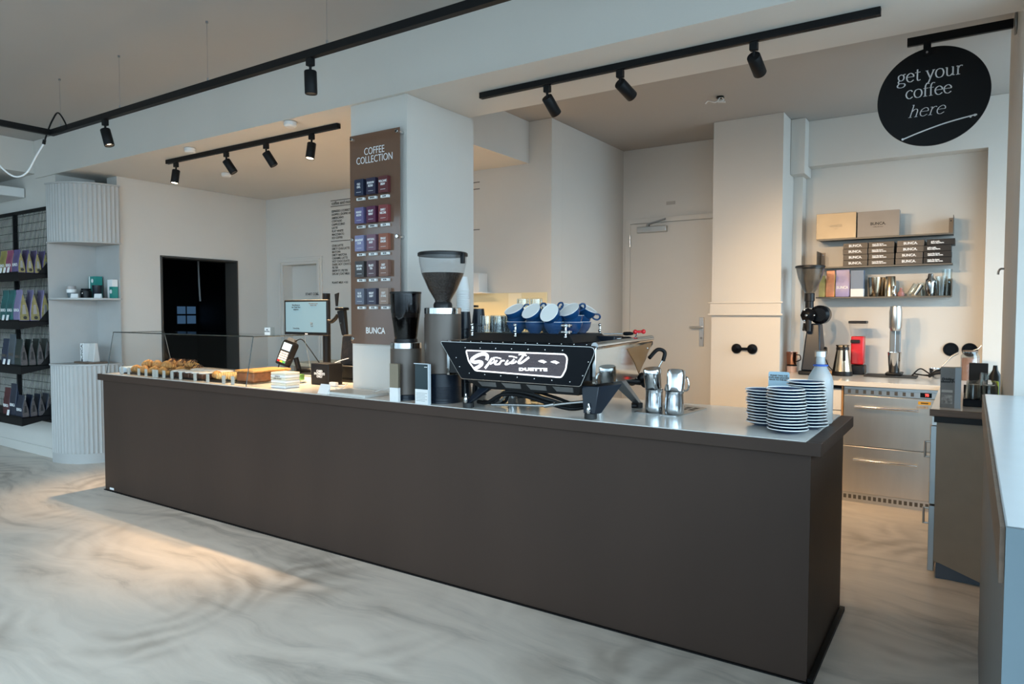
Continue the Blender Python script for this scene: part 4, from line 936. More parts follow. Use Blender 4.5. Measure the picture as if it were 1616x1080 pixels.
# scanner bracket on the right side of the pole
sc = thing('hand_scanner', (-4.1167, 3.8000, 1.3706), 'black hand scanner hanging in a bracket right of the till pole', 'scanner')
q = MB(); q.tube(spline([(-4.3119, 3.8211, 1.4972), (-4.2433, 3.8000, 1.4814), (-4.1906, 3.7894, 1.4972), (-4.1483, 3.7842, 1.5289)], 6), 0.016, 10); q.build('bracket', BLACK, sc, world=True)
q = MB(); q.hexa([(-4.0903, 3.7683, 1.3758), (-4.0375, 3.7683, 1.3653), (-4.0375, 3.8000, 1.3653), (-4.0903, 3.8000, 1.3758), (-4.1431, 3.7683, 1.5658), (-4.0692, 3.7683, 1.5764), (-4.0692, 3.8106, 1.5764), (-4.1431, 3.8106, 1.5658)]); q.build('grip', BLKP, sc, world=True, bevel=0.008)
q = MB(); q.box(-4.155, -4.058, 3.76, 3.825, 1.571, 1.594); q.build('scanner_head', BLKG, sc, world=True, bevel=0.008)
q = MB(); q.hexa([(-4.1642, 3.7789, 1.6028), (-4.1483, 3.7789, 1.6028), (-4.1483, 3.7894, 1.6028), (-4.1642, 3.7894, 1.6028), (-4.1747, 3.7789, 1.6978), (-4.1325, 3.7789, 1.7083), (-4.1325, 3.7894, 1.7083), (-4.1747, 3.7894, 1.6978)]); q.build('fin', BLKP, sc, world=True)
q = MB().lathe([(0.0, 0), (0.008, 0), (0.008, 0.004), (0, 0.004)], 14, (-4.0903, 3.7662, 1.4708), Matrix.Rotation(PI / 2, 3, 'X')); q.build('button', CHROME, sc, world=True)
# card terminal
tm = thing('card_terminal', (-4.83, 3.86, ZT), 'black card terminal with keypad and lit screen on a black stand arm', 'card terminal')
MT_ = Matrix.Translation((-4.8605, 3.8600, 1.2056)) @ Matrix.Rotation(math.radians(12), 4, 'Y') @ Matrix.Rotation(math.radians(-18), 4, 'X') @ Matrix.Scale(1.08, 4)
def tb(x0, x1, y0, y1, z0, z1, name, mt, bevel=0.0):
    return MB().box(x0, x1, y0, y1, z0, z1).xf(MT_).build(name, mt, tm, world=True, bevel=bevel)
MB().prism(rounded([(-0.060, -0.10), (0.060, -0.10), (0.068, 0.085), (0.050, 0.10), (-0.050, 0.10), (-0.068, 0.085)], 0.014, 3), -0.02, 0.03, 'xz').xf(MT_).build('case', BLKP, tm, world=True, bevel=0.004)
tb(-0.048, 0.048, -0.0225, -0.0205, 0.020, 0.078, 'screen', mat('terminal_screen', (0.3, 0.4, 0.45), 0.3, emit=(0.50, 0.74, 0.88), estr=0.85))
tb(-0.050, 0.050, -0.0215, -0.0203, -0.082, 0.010, 'keypad', mat('keypad_grey', (0.18, 0.18, 0.18), 0.5))
for r_ in range(5):
    for c_ in range(3):
        mt_ = [RED, mat('yellow_key', (0.7, 0.55, 0.05), 0.4), mat('green_key', (0.05, 0.4, 0.10), 0.4)][c_] if r_ == 4 else PAPERW
        tb(-0.046 + c_ * 0.032, -0.018 + c_ * 0.032, -0.0245, -0.0216, -0.008 - r_ * 0.018, 0.005 - r_ * 0.018, 'key', mt_, 0.001)
q = MB().prism(rounded([(-0.045, 0.10), (0.045, 0.10), (0.035, 0.125), (-0.035, 0.125)], 0.006, 3), -0.01, 0.02, 'xz').xf(MT_); q.build('paper_slot', GREYM, tm, world=True)
q = MB(); q.tube([(-4.8113, 3.9147, 1.1673), (-4.7949, 3.9365, 1.0579), (-4.78, 3.895, ZT + 0.012)], 0.022, 14); q.cyl((-4.78, 3.895, ZT + 0.0005), (-4.78, 3.895, ZT + 0.014), 0.04, n=28); q.build('stand', BLACK, tm, world=True)
q = MB(); q.tube([(-4.7895, 3.9475, 1.0525), (-4.6473, 3.9803, 1.0634), (-4.5161, 4.0459, 1.0689)], 0.018, 12); q.build('arm', BLACK, tm, world=True)
q = MB(); q.tube(spline([(-4.9207, 3.8272, 1.1126), (-4.9425, 3.8272, 1.0361), (-4.9207, 3.8272, 1.0197), (-4.8332, 3.8709, 1.0251)], 5), 0.0045, 8); q.tube(spline([(-4.8113, 3.8928, 1.2985), (-4.7348, 3.9147, 1.3258), (-4.6692, 3.9365, 1.2548), (-4.5926, 3.9584, 1.1563), (-4.5489, 3.9803, 1.0907)], 6), 0.0045, 8); q.build('cable', BLACK, tm, world=True)
# payments box and till printer
pb = thing('card_payments_box', (-3.97, 3.5, ZT), 'black box lettered CARD PAYMENTS ONLY in front of the till pole', 'box')
MB().box(-4.060, -3.872, 3.44, 3.575, ZT, ZT + 0.155).build('box_body', BLKP, pb, world=True, bevel=0.004)
text('box_lettering', 'CARD\nPAYMENTS\nONLY', 0.023, (-3.966, 3.4385, ZT + 0.080), INKW, pb, sx=1.0, off=0.0012, line=0.85)
pr = thing('receipt_printer', (-3.86, 3.74, ZT), 'black receipt printer unit behind the payments box', 'printer')
MB().box(-4.05, -3.64, 3.68, 3.88, ZT, ZT + 0.125).build('printer_body', BLKP, pr, world=True, bevel=0.008)
MB().box(-4.03, -3.66, 3.677, 3.6795, ZT + 0.02, ZT + 0.035).build('paper_slot', BLKG, pr, world=True)
MB().prism(rounded([(-4.06, ZT + 0.126), (-3.80, ZT + 0.126), (-3.79, ZT + 0.31), (-3.86, ZT + 0.36), (-4.03, ZT + 0.36)], 0.03, 4), 3.72, 3.86, 'xz').build('cloth_cover', CLOTH, pr, world=True, bevel=0.01)
# napkins, plate, white pad, little card
nb = thing('napkin_stack', (-4.03, 3.18, ZT), 'cream stack of paper napkins beside the pastry case', 'napkins')
for k in range(6):
    z = ZT + 0.0005 + k * 0.0185; o_ = (k % 3 - 1) * 0.0015
    MB().box(-4.105 + o_, -3.945 + o_, 3.12, 3.245, z, z + 0.0178).build('napkin_layer', CREAM if k % 2 else PAPERW, nb, world=True, bevel=0.005)
text('print_lettering', 'BUNCA\ncoffee & more', 0.015, (-4.03, 3.1185, ZT + 0.075), INKB, nb)
pt = MB().lathe([(0, 0), (0.06, 0), (0.085, 0.012), (0.087, 0.014), (0.083, 0.014), (0.058, 0.004), (0, 0.004)], 40).build('side_plate', GLAZE, None, loc=(-4.24, 3.44, ZT))
tag(pt, 'white side plate behind the napkin stack', 'plate')
gp_ = MB().box(-0.035, 0.035, -0.02, 0.02, 0, 0.045).build('tea_packet', mat('green_packet', (0.12, 0.30, 0.06), 0.4, noise=0.5, nscale=40), None, loc=(-4.25, 3.49, ZT + 0.016), bevel=0.004)
tag(gp_, 'small green packet standing on the white side plate', 'packet')
wp_ = thing('white_pad', (-3.33, 3.17, ZT), 'thin white scale pad lying on the counter before the pillar', 'pad')
MB().hexa([(-3.52, 3.07, ZT + 0.0005), (-3.10, 3.04, ZT + 0.0005), (-3.10, 3.26, ZT + 0.0005), (-3.50, 3.29, ZT + 0.0005), (-3.515, 3.075, ZT + 0.018), (-3.105, 3.045, ZT + 0.018), (-3.105, 3.255, ZT + 0.018), (-3.495, 3.285, ZT + 0.018)]).build('pad_body', mat('pad_grey', (0.55, 0.55, 0.52), 0.35), wp_, world=True, bevel=0.003)
q = MB(); q.tube(spline([(-3.18, 3.20, ZT + 0.022), (-3.15, 3.28, ZT + 0.035), (-3.06, 3.34, ZT + 0.05), (-3.02, 3.30, ZT + 0.02)], 6), 0.0022, 6); q.build('cable', PAPERW, wp_, world=True)
lc = thing('tent_card', (-3.49, 3.13, ZT), 'small tilted white card in front of the white pad', 'card')
MB().hexa([(-3.545, 3.055, ZT + 0.001), (-3.445, 3.048, ZT + 0.001), (-3.445, 3.065, ZT + 0.001), (-3.545, 3.070, ZT + 0.001), (-3.545, 3.085, ZT + 0.062), (-3.445, 3.078, ZT + 0.062), (-3.445, 3.080, ZT + 0.062), (-3.545, 3.087, ZT + 0.062)]).build('card', PAPERW, lc, world=True)
ch = MB().box(-0.05, 0.02, -0.015, 0.015, 0, 0.03).build('charger_plug', WHITE, None, loc=(-3.78, 3.42, ZT + 0.0005), bevel=0.006)
tag(ch, 'small white charger plug on the counter right of the payments box', 'charger')
q = MB().tube([Vector(p) for p in spline([(0, 0, .008), (.06, .02, .012), (.12, -.03, .03), (.14, -.1, .006), (.10, -.12, .004)], 6)], 0.0028, 6)
tag(q.build('white_cable', PAPERW, None, loc=(-3.75, 3.42, ZT)), 'thin white cable looping beside the charger plug', 'cable')
q = MB().tube([Vector(p) for p in spline([(0, 0, .004), (-.08, -.03, .004), (-.1, .06, .03), (0, .11, .06), (.16, .12, .07), (.22, .16, .03)], 6)], 0.003, 6)
tag(q.build('white_cable', PAPERW, None, loc=(-3.93, 3.62, ZT + 0.125)), 'thin white cable lying over the receipt printer', 'cable')
# acrylic card holders before the grinders
h1 = thing('menu_holder', (-2.85, 3.045, ZT), 'narrow mirrored card holder before the smaller grinder', 'card holder', 'card holders before the grinders')
MB().box(-2.885, -2.818, 3.035, 3.055, ZT + 0.082, ZT + 0.225).build('mirror_front', BRONZE, h1, world=True, bevel=0.001)
MB().box(-2.885, -2.818, 3.035, 3.055, ZT, ZT + 0.0815).build('white_card', PAPERW, h1, world=True)
h2 = thing('menu_holder', (-2.64, 3.04, ZT), 'wider dark glossy card holder between the two grinders', 'card holder', 'card holders before the grinders')
MB().box(-2.685, -2.585, 3.036, 3.050, ZT + 0.086, ZT + 0.232).build('dark_front', mat('dark_teal_gloss', (0.02, 0.035, 0.04), 0.1), h2, world=True)
MB().box(-2.685, -2.585, 3.036, 3.050, ZT, ZT + 0.0855).build('white_card', PAPERW, h2, world=True)
q = MB(); q.box(-2.584, -2.579, 3.030, 3.052, ZT, ZT + 0.234); q.box(-2.69, -2.579, 3.030, 3.0355, ZT + 0.232, ZT + 0.236); q.build('acrylic_edge', mat('acrylic_edge', (0.6, 0.66, 0.7), 0.2), h2, world=True)
for i in range(6): MB().box(-2.678, -2.61 + (i % 2) * 0.015, 3.035, 3.0358, ZT + 0.018 + i * 0.009, ZT + 0.0195 + i * 0.009).build('print_line', INKB, h2, world=True)
MB().box(-2.615, -2.592, 3.035, 3.0358, ZT + 0.214, ZT + 0.217).build('print_line', INKW, h2, world=True)

# ================================================================== RIGHT PART OF THE COUNTER
mtray = thing('drip_mat', (-1.35, 3.60, ZT), 'grey steel drip mat with slots under the milk pitchers', 'drip mat')
MB().prism(rounded([(-1.49, 3.41), (-1.235, 3.375), (-1.20, 3.77), (-1.35, 3.84), (-1.46, 3.82)], 0.03, 4), ZT, ZT + 0.005, 'xy').build('plate', SATIN, mtray, world=True, bevel=0.001)
q = MB()
for i in range(5):
    for j in range(2): q.box(-1.43 + i * 0.042, -1.402 + i * 0.042, 3.62 + j * 0.07, 3.67 + j * 0.07, ZT + 0.0051, ZT + 0.0058)
q.build('drain_slots', BLKP, mtray, world=True)
PITCH = mat('pitcher_steel', (0.62, 0.63, 0.64), 0.17, 1.0)
def pitcher(loc, rot, label, s=1.0):
    t = thing('milk_pitcher', loc, label, 'pitcher', 'steel milk pitchers on the drip mat'); t.rotation_euler = rot; t.scale = (s,) * 3
    outer = [(0.0, 0.0), (0.046, 0.0), (0.049, 0.004), (0.0500, 0.030), (0.0480, 0.075), (0.0462, 0.100), (0.0465, 0.118), (0.047, 0.1195)]
    inner = [(0.0455, 0.118), (0.0447, 0.100), (0.0465, 0.075), (0.0485, 0.030), (0.047, 0.006), (0.0, 0.004)]
    MB().lathe(outer + inner, 40).build('pitcher_body', PITCH, t)
    MB().prism([(-0.010, 0.119), (0.010, 0.119), (0.0, 0.085)], -0.060, -0.045, 'xz').build('spout', CHROME, t)
    MB().tube(spline([(0, 0.044, 0.105), (0, 0.070, 0.100), (0, 0.078, 0.07), (0, 0.066, 0.035), (0, 0.047, 0.025)], 6), 0.0055, 8).build('handle', CHROME, t)
    return t
p1 = pitcher((-1.385, 3.455, ZT + 0.006), (0, 0, 0.9), 'left upright steel milk pitcher on the drip mat')
dup(p1, (-1.272, 3.445, ZT + 0.006), (0, 0, -0.2), 'right upright steel milk pitcher on the drip mat')
dup(p1, (-1.400, 3.455, ZT + 0.235), (PI + 0.14, -0.10, 0.5), 'upturned steel pitcher resting on the left pitcher', scale=0.95)
dup(p1, (-1.262, 3.445, ZT + 0.232), (PI + 0.16, 0.20, 2.4), 'upturned tilted steel pitcher resting on the right pitcher', scale=0.95)
q = MB().tube(spline([(0, 0, 0), (0.03, 0.01, 0.002), (0.05, 0, 0.004)], 6), 0.012, 10)
tag(q.build('cleaning_brush', BLKP, None, loc=(-1.56, 3.56, ZT + 0.013)), 'small black brush lying left of the drip mat', 'brush')

sp = None
def saucers(x, y, n, step, nm_):
    global sp
    for i in range(n):
        pos = 'bottom one' if i == 0 else 'top one' if i == n - 1 else 'number %d counted from the bottom' % (i + 1)
        lb = 'navy saucer with white rim in the %s stack, %s' % (nm_, pos)
        jx = 0.0035 * math.sin(i * 1.7 + x * 9) - 0.0008 * i; jy = 0.003 * math.cos(i * 2.3 + y)
        s_ = 1.0 - 0.004 * i
        if sp is None:
            sp = thing('saucer', (x + jx, y + jy, ZT), lb, 'saucer', 'navy saucers stacked on the counter end')
            MB().lathe([(0.0, 0.0), (0.046, 0.0), (0.050, 0.003), (0.066, 0.008), (0.0835, 0.0165), (0.0835, 0.0175), (0.066, 0.0125), (0.046, 0.007), (0.0, 0.006)], 48).build('plate_body', NAVY, sp)
            MB().lathe([(0.0835, 0.0158), (0.0866, 0.0166), (0.0872, 0.0185), (0.0866, 0.0205), (0.0835, 0.0210), (0.0822, 0.0184)], 56, closed=True).build('white_rim', GLAZE, sp)
        else:
            o = dup(sp, (x + jx, y + jy, ZT + i * step), 0, lb, scale=s_)
saucers(-0.668, 3.225, 14, 0.0136, 'front')
saucers(-0.800, 3.385, 12, 0.0136, 'left')
saucers(-0.617, 3.405, 15, 0.0140, 'rear right')
bt = thing('milk_bottle', (-0.600, 3.60, ZT), 'translucent pale blue bottle with a steel cap behind the saucers', 'bottle')
MB().lathe([(0, 0.0), (0.054, 0.0), (0.058, 0.006), (0.058, 0.20), (0.052, 0.225), (0.030, 0.265), (0.021, 0.285), (0.020, 0.318), (0, 0.318)], 36, (-0.600, 3.60, ZT)).build('bottle_body', MILKY, bt, world=True)
MB().lathe([(0.024, 0.272), (0.034, 0.274), (0.034, 0.280), (0.024, 0.283)], 32, (-0.600, 3.60, ZT), closed=True).build('blue_collar', mat('blue_plastic', (0.02, 0.10, 0.45), 0.35), bt, world=True)
MB().lathe([(0, 0.3185), (0.0265, 0.3185), (0.0265, 0.344), (0.024, 0.347), (0, 0.347)], 28, (-0.600, 3.60, ZT)).build('steel_cap', SATIN, bt, world=True)
tc_ = thing('info_card', (-0.80, 3.62, ZT), 'pale blue rounded info card standing behind the left saucer stack', 'card')
MB().prism(rounded([(-0.845, ZT), (-0.745, ZT), (-0.745, ZT + 0.235), (-0.845, ZT + 0.235)], 0.01, 3), 3.618, 3.622, 'xz').build('card', mat('pale_blue_card', (0.42, 0.58, 0.68), 0.4), tc_, world=True)
text('card_lettering', 'PLEASE TAKE THE\nCUPS AND SAUCERS\nBACK TO THE BAR', 0.0105, (-0.795, 3.617, ZT + 0.205), INKB, tc_, off=0.0004)
# black double switch on the column
sw = thing('rotary_switch_pair', (-1.76, 6.639, 1.218), 'pair of round black switches on the column', 'light switch')
for x in (-1.845, -1.70):
    q = MB().lathe([(0, 0), (0.047, 0), (0.047, 0.012), (0.040, 0.022), (0.016, 0.026), (0.014, 0.042), (0, 0.043)], 30, (x, 6.639, 1.218), Matrix.Rotation(PI / 2, 3, 'X')); q.build('switch', BLKG, sw, world=True)
q = MB().box(-1.81, -1.735, 6.615, 6.639, 1.205, 1.231); q.build('bridge', BLKG, sw, world=True)
sgn = MB().box(-0.04, 0.06, -0.003, 0.0, -0.018, 0.018).build('small_notice_sign', mat('notice_grey', (0.42, 0.38, 0.34), 0.5), None, loc=(-2.75, 7.247, 2.745))
tag(sgn, 'tiny notice plate on the wall above the metal door', 'sign')

# ================================================================== BACK COUNTERS (right)
ZB = 1.0
bk = thing('back_worktop', (-0.6, 6.7, 0.96), 'pale worktop along the back wall under the steel shelves', 'worktop')
MB().prism([(-1.452, 6.20), (-0.185, 6.20), (-0.185, 4.65), (0.160, 4.65), (0.160, 5.46), (1.4, 5.46), (1.4, 7.085), (0.08, 7.085), (0.08, 7.245), (-1.368, 7.245), (-1.368, 7.085), (-1.452, 7.085)], 0.962, 1.0, 'xy').build('slab', TOPW, bk, world=True, bevel=0.003)
MB().box(-0.187, 0.160, 4.636, 4.6495, 0.963, 1.002).build('end_edging', WOOD, bk, world=True, bevel=0.002)
MB().box(-0.165, 0.158, 4.66, 4.67, 0.925, 0.9615).build('shadow_batten', BLKP, bk, world=True)
fz = thing('fridge_drawer_unit', (-0.53, 6.26, 0), 'brushed steel two-drawer fridge with vents under the back worktop', 'fridge')
MB().box(-0.862, -0.192, 6.28, 6.9, 0.0, 0.9615).build('case', SATIN, fz, world=True)
for nm__, z0, z1, hz in (('upper', 0.475, 0.885, 0.795), ('lower', 0.085, 0.467, 0.362)):
    d_ = MB().box(-0.858, -0.196, 6.245, 6.279, z0, z1).build('drawer', STEEL, fz, world=True, bevel=0.003)
    q = MB(); q.cyl((-0.775, 6.205, hz), (-0.325, 6.205, hz), 0.009, n=16)
    for x in (-0.74, -0.36): q.cyl((x, 6.205, hz), (x, 6.246, hz), 0.006, n=10)
    q.build('handle', CHROME, d_, world=True)
vt = MB().box(-0.858, -0.196, 6.25, 6.279, 0.890, 0.940).build('vent_strip', SATIN, fz, world=True, bevel=0.001)
DKV = mat('vent_dark', (0.10, 0.095, 0.085), 0.4, 0.4)
for k in range(9): MB().box(-0.83 + k * 0.056, -0.808 + k * 0.056, 6.2475, 6.2499, 0.900, 0.930).build('vent_slot', DKV, vt, world=True)
ds = MB().box(-0.318, -0.240, 6.246, 6.2499, 0.897, 0.934).build('display', BLKG, vt, world=True)
text('digits', '75', 0.026, (-0.272, 6.2455, 0.9155), mat('red_digits', (0.9, 0.05, 0.05), 0.4, emit=(1.0, 0.06, 0.05), estr=3.0), ds, off=0.0012)
yl = MB().box(-0.33, -0.245, 6.2435, 6.2449, 0.842, 0.866).build('yellow_sticker', mat('yellow_label', (0.75, 0.42, 0.02), 0.5), fz, world=True)
MB().box(-0.312, -0.262, 6.2427, 6.2434, 0.850, 0.858).build('sticker_print', INK, yl, world=True)
MB().box(-0.34, -0.262, 6.2438, 6.2449, 0.810, 0.830).build('worn_sticker', mat('worn_grey', (0.4, 0.38, 0.35), 0.6, noise=0.4, nscale=60), fz, world=True)
pl_ = MB().box(-0.862, -0.196, 6.27, 6.2795, 0.0, 0.078).build('plinth_grille', SATIN, fz, world=True)
for k in range(18): MB().box(-0.85 + k * 0.0365, -0.828 + k * 0.0365, 6.2675, 6.2699, 0.028, 0.060).build('grille_slot', DKV, pl_, world=True)
du = thing('white_drawer_unit', (-1.16, 6.27, 0), 'white drawer cabinet left of the steel fridge', 'cabinet')
MB().box(-1.45, -0.866, 6.29, 6.9, 0.0, 0.9615).build('body', WHITE, du, world=True)
for z0, z1 in ((0.752, 0.925), (0.40, 0.745), (0.06, 0.393)): MB().box(-1.446, -0.880, 6.262, 6.289, z0, z1).build('drawer', WHITE, du, world=True, bevel=0.002)
MB().box(-1.446, -0.866, 6.275, 6.289, 0.930, 0.9615).build('grip_gap', BLACK, du, world=True)
MB().box(-0.879, -0.866, 6.262, 6.289, 0.06, 0.96).build('side_edge', mat('worn_wood_edge', (0.40, 0.22, 0.09), 0.5), du, world=True)
ru = thing('undercounter_fridge', (0.0, 5.4, 0), 'low fridge unit on the right with steel doors and a taupe end panel', 'fridge')
MB().box(-0.150, 0.155, 4.69, 6.19, 0.10, 0.9615).build('case', CABBR, ru, world=True)
MB().prism([(-0.152, 0.115), (0.155, -0.0 + 0.002), (0.155, 0.924), (-0.152, 0.924)], 4.675, 4.689, 'xz').build('end_panel', CABBR, ru, world=True, bevel=0.001)
STB = mat('steel_door_face', (0.42, 0.46, 0.48), 0.3, 0.9, noise=0.04)
for (y0, y1) in ((4.69, 5.43), (5.44, 6.18)):
    for (z0, z1, hz) in ((0.44, 0.90, 0.81), (0.045, 0.43, 0.41)):
        d_ = MB().box(-0.182, -0.1505, y0, y1, z0, z1).build('door', STB, ru, world=True, bevel=0.003)
        q = MB(); yh = y0 + 0.12; zz = hz - 0.02
        q.cyl((-0.212, yh, zz), (-0.212, yh, zz - 0.10), 0.007, n=12); q.cyl((-0.212, yh, zz - 0.005), (-0.182, yh, zz - 0.005), 0.006, n=10); q.cyl((-0.212, yh, zz - 0.095), (-0.182, yh, zz - 0.095), 0.006, n=10)
        q.build('handle', SATIN, d_, world=True)
MB().box(-0.175, -0.1505, 4.68, 6.18, 0.905, 0.955).build('top_strip', SATIN, ru, world=True)
MB().box(-0.14, 0.14, 4.72, 6.18, 0.0, 0.099).build('plinth', mat('blue_grey_plinth', (0.10, 0.13, 0.17), 0.4), ru, world=True)

# ---------------------------------------------------------------- wall shelves in the niche
YW = 7.2495
def wshelf(z, label, left_up, right_up, x0=-1.225, x1=-0.145):
    t = thing('steel_wall_shelf', ((x0 + x1) / 2, YW - 0.12, z), label, 'shelf', 'steel shelves in the recess')
    SH = mat('shelf_steel', (0.10, 0.095, 0.085), 0.45, 0.5, noise=0.05)
    q = MB(); q.box(x0, x1, YW - 0.225, YW, z - 0.006, z)
    q.box(x0, x1, YW - 0.228, YW - 0.225, z - 0.014, z)
    q.build('board', SH, t, world=True, bevel=0.001)
    for on, x in ((left_up, x0), (right_up, x1 - 0.004)):
        if on:
            e_ = MB(); e_.box(x, x + 0.004, YW - 0.225, YW, z, z + 0.15); e_.build('end_plate', SH, t, world=True)
            lip = MB(); lip.box(x - 0.0 if on and x < -0.5 else x - 0.035, x + 0.040 if x < -0.5 else x + 0.004, YW - 0.004, YW, z + 0.001, z + 0.15); lip.build('wall_flange', BRONZE2, t, world=True)
            MB().cyl((x + (0.02 if x < -0.5 else -0.02), YW - 0.0045, z + 0.125), (x + (0.02 if x < -0.5 else -0.02), YW - 0.008, z + 0.125), 0.005).build('screw', CHROME, t, world=True)
wshelf(2.243, 'top steel wall shelf carrying the two big boxes', False, True)
wshelf(1.985, 'middle steel wall shelf carrying the stacked dark boxes', True, False)
wshelf(1.705, 'bottom steel wall shelf with bags and steel cups', False, True)
YF = YW - 0.222
def card_box(x0, x1, z0, z1, d, mt, label, txt, tm_, group=None, size=0.03, sub=None, name='gift_box', al='CENTER'):
    t = thing(name, ((x0 + x1) / 2, YF + d / 2, z0), label, 'box', group)
    MB().box(x0, x1, YF, YF + d, z0 + 0.0005, z1).build('box_body', mt, t, world=True, bevel=0.0015)
    text('box_lettering', txt, size, ((x0 + x1) / 2 if al == 'CENTER' else x0 + 0.03, YF - 0.0012, (z0 + z1) / 2), tm_, t, off=0.001, align=al, line=0.9)
    if sub: text('box_lettering', sub, size * 0.4, ((x0 + x1) / 2, YF - 0.0012, (z0 + z1) / 2 - size * 0.8), tm_, t)
    return t
card_box(-1.232, -0.895, 2.2435, 2.478, 0.10, BRONZE, 'shiny gold box lettered BUNCA on the left of the top wall shelf', 'BUNCA.', mat('gold_ink', (0.30, 0.23, 0.14), 0.4), size=0.032, sub='coffee')
card_box(-0.885, -0.550, 2.2435, 2.472, 0.10, BRONZE2, 'matt taupe box lettered BUNCA on the top wall shelf', 'BUNCA.', INK, size=0.034, sub='coffee & more')
XS = [(-0.998, -0.796), (-0.790, -0.585), (-0.574, -0.366), (-0.360, -0.155)]
rn = ['bottom', 'second', 'third', 'top']; cn_ = ['first', 'second', 'third', 'fourth']
for c_ in range(4):
    for r_ in range(4):
        z0 = 1.9855 + r_ * 0.0525
        dx = [0, 0.001, -0.002, 0.0][r_] + (0.024 if (c_ == 3 and r_ == 3) else 0) + (0.01 if c_ == 2 and r_ > 1 else 0)
        dz = 0.012 if (c_ == 3 and r_ == 3) else 0
        x0, x1 = XS[c_]
        txt = 'BUNCA.' if c_ in (0, 2) else ('grab a pair,\nshare anywhere.' if (c_ == 3 and r_ > 1) else 'serve the brew\ncaffeinate the crew.')
        mt_ = DKBOX if c_ < 2 else BLKP if c_ == 3 else mat('darker_bronze_card', (0.055, 0.048, 0.042), 0.35, 0.4)
        card_box(x0 + dx, x1 + dx, z0 + dz * 0, z0 + 0.0515, 0.20, mt_, 'flat dark coffee box on the middle shelf, %s column from the left, %s layer' % (cn_[c_], rn[r_]), txt, INKW, 'flat coffee boxes on the middle wall shelf', 0.030 if txt == 'BUNCA.' else 0.0145, name='flat_coffee_box', al='CENTER' if txt == 'BUNCA.' else 'LEFT')
ZL = 1.7055
def pouch(x0, x1, z, h, d, front, side, label, y=None, group=None, sticker=True, txt=None, name='coffee_bag', gus=True, tcol=None):
    y0 = YF if y is None else y
    t = thing(name, ((x0 + x1) / 2, y0 + d / 2, z), label, 'coffee bag', group)
    g = 0.004
    pr_ = [(0.03, 0.0), (0.97, 0.0), (1.0, 0.10), (0.86, 0.38), (0.60, 0.70), (0.42, 0.86), (0.40, 1.0), (0.34, 1.0), (0.33, 0.86), (0.12, 0.55), (0.0, 0.25), (0.0, 0.08)]
    MB().prism([(y0 + p_[0] * d, z + p_[1] * h) for p_ in pr_], x0, x1 - g, 'yz').build('pouch', front, t, world=True, bevel=0.003)
    if gus:
        pg = [(0.10, 0.02), (0.90, 0.02), (0.93, 0.11), (0.80, 0.38), (0.55, 0.70), (0.395, 0.85), (0.355, 0.85), (0.19, 0.56), (0.08, 0.26), (0.07, 0.10)]
        MB().prism([(y0 + p_[0] * d, z + p_[1] * h) for p_ in pg], x1 - g + 0.0002, x1 + 0.0015, 'yz').build('side_gusset', side, t, world=True, bevel=0.0007)
        if group: MB().prism([(y0 + p_[0] * d, z + p_[1] * h) for p_ in ((0.28, 0.22), (0.66, 0.22), (0.56, 0.52), (0.34, 0.52))], x1 + 0.0016, x1 + 0.0022, 'yz').build('side_print', GREYM if sticker else RUBBER, t, world=True)
    if sticker: MB().cyl((x1 + 0.0022, y0 + d * 0.55, z + 0.032), (x1 + 0.0034, y0 + d * 0.55, z + 0.032), min(0.017, d * 0.22), n=18).build('round_mark', INK, t, world=True)
    if txt: text('bag_lettering', txt, (x1 - x0) * 0.30, ((x0 + x1) / 2, y0 + d * 0.04 - 0.002, z + h * 0.34), tcol or INKW, t, off=0.0008, sx=0.8)
    return t
OR = mat('orange_bag', (0.60, 0.22, 0.10), 0.4, noise=0.3, nscale=12); LIL = mat('lilac_bag', (0.30, 0.25, 0.44), 0.4, noise=0.12, nscale=8); VIO = mat('violet_bag', (0.07, 0.03, 0.22), 0.4)
YEL = mat('dull_yellow_bag', (0.45, 0.36, 0.12), 0.45, noise=0.2, nscale=14)
pouch(-1.20, -1.145, ZL, 0.20, 0.09, YEL, YEL, 'narrow yellow bag at the left end of the bottom wall shelf', sticker=False)
pouch(-1.14, -1.065, ZL, 0.245, 0.09, OR, mat('yellow_side', (0.62, 0.45, 0.10), 0.45), 'orange patterned coffee bag on the bottom wall shelf', sticker=False)
b3 = pouch(-1.058, -0.940, ZL, 0.250, 0.09, LIL, LIL, 'lilac and violet coffee bag on the bottom wall shelf', sticker=False, txt='BUNCA')
MB().hexa([(-1.057, YF + 0.008, ZL + 0.055), (-0.946, YF + 0.008, ZL + 0.030), (-0.946, YF + 0.03, ZL + 0.03), (-1.057, YF + 0.03, ZL + 0.055), (-1.057, YF + 0.0235, ZL + 0.165), (-0.946, YF + 0.019, ZL + 0.120), (-0.946, YF + 0.04, ZL + 0.120), (-1.057, YF + 0.04, ZL + 0.165)]).build('violet_band', VIO, b3, world=True)
t = thing('tall_carton', (-0.875, YF + 0.04, ZL), 'tall grey-blue carton with a white lower half on the bottom wall shelf', 'carton')
MB().box(-0.930, -0.824, YF, YF + 0.09, ZL + 0.072, ZL + 0.240).build('upper_part', mat('grey_blue_card', (0.16, 0.21, 0.29), 0.5), t, world=True, bevel=0.001)
MB().box(-0.930, -0.824, YF, YF + 0.09, ZL, ZL + 0.0718).build('lower_part', PAPERW, t, world=True, bevel=0.001)
def lathe_thing(name, prof, mt, loc, label, cat, n=32, group=None):
    return tag(MB().lathe(prof, n).build(name, mt, None, loc=loc), label, cat, group)
tin = lambda r0, r1, h: [(0, 0), (r0, 0), (r0 + 0.002, 0.003), (r1, h), (r1 - 0.002, h), (r0, 0.005), (0, 0.004)]
BRST = mat('warm_steel', (0.55, 0.45, 0.33), 0.22, 1.0)
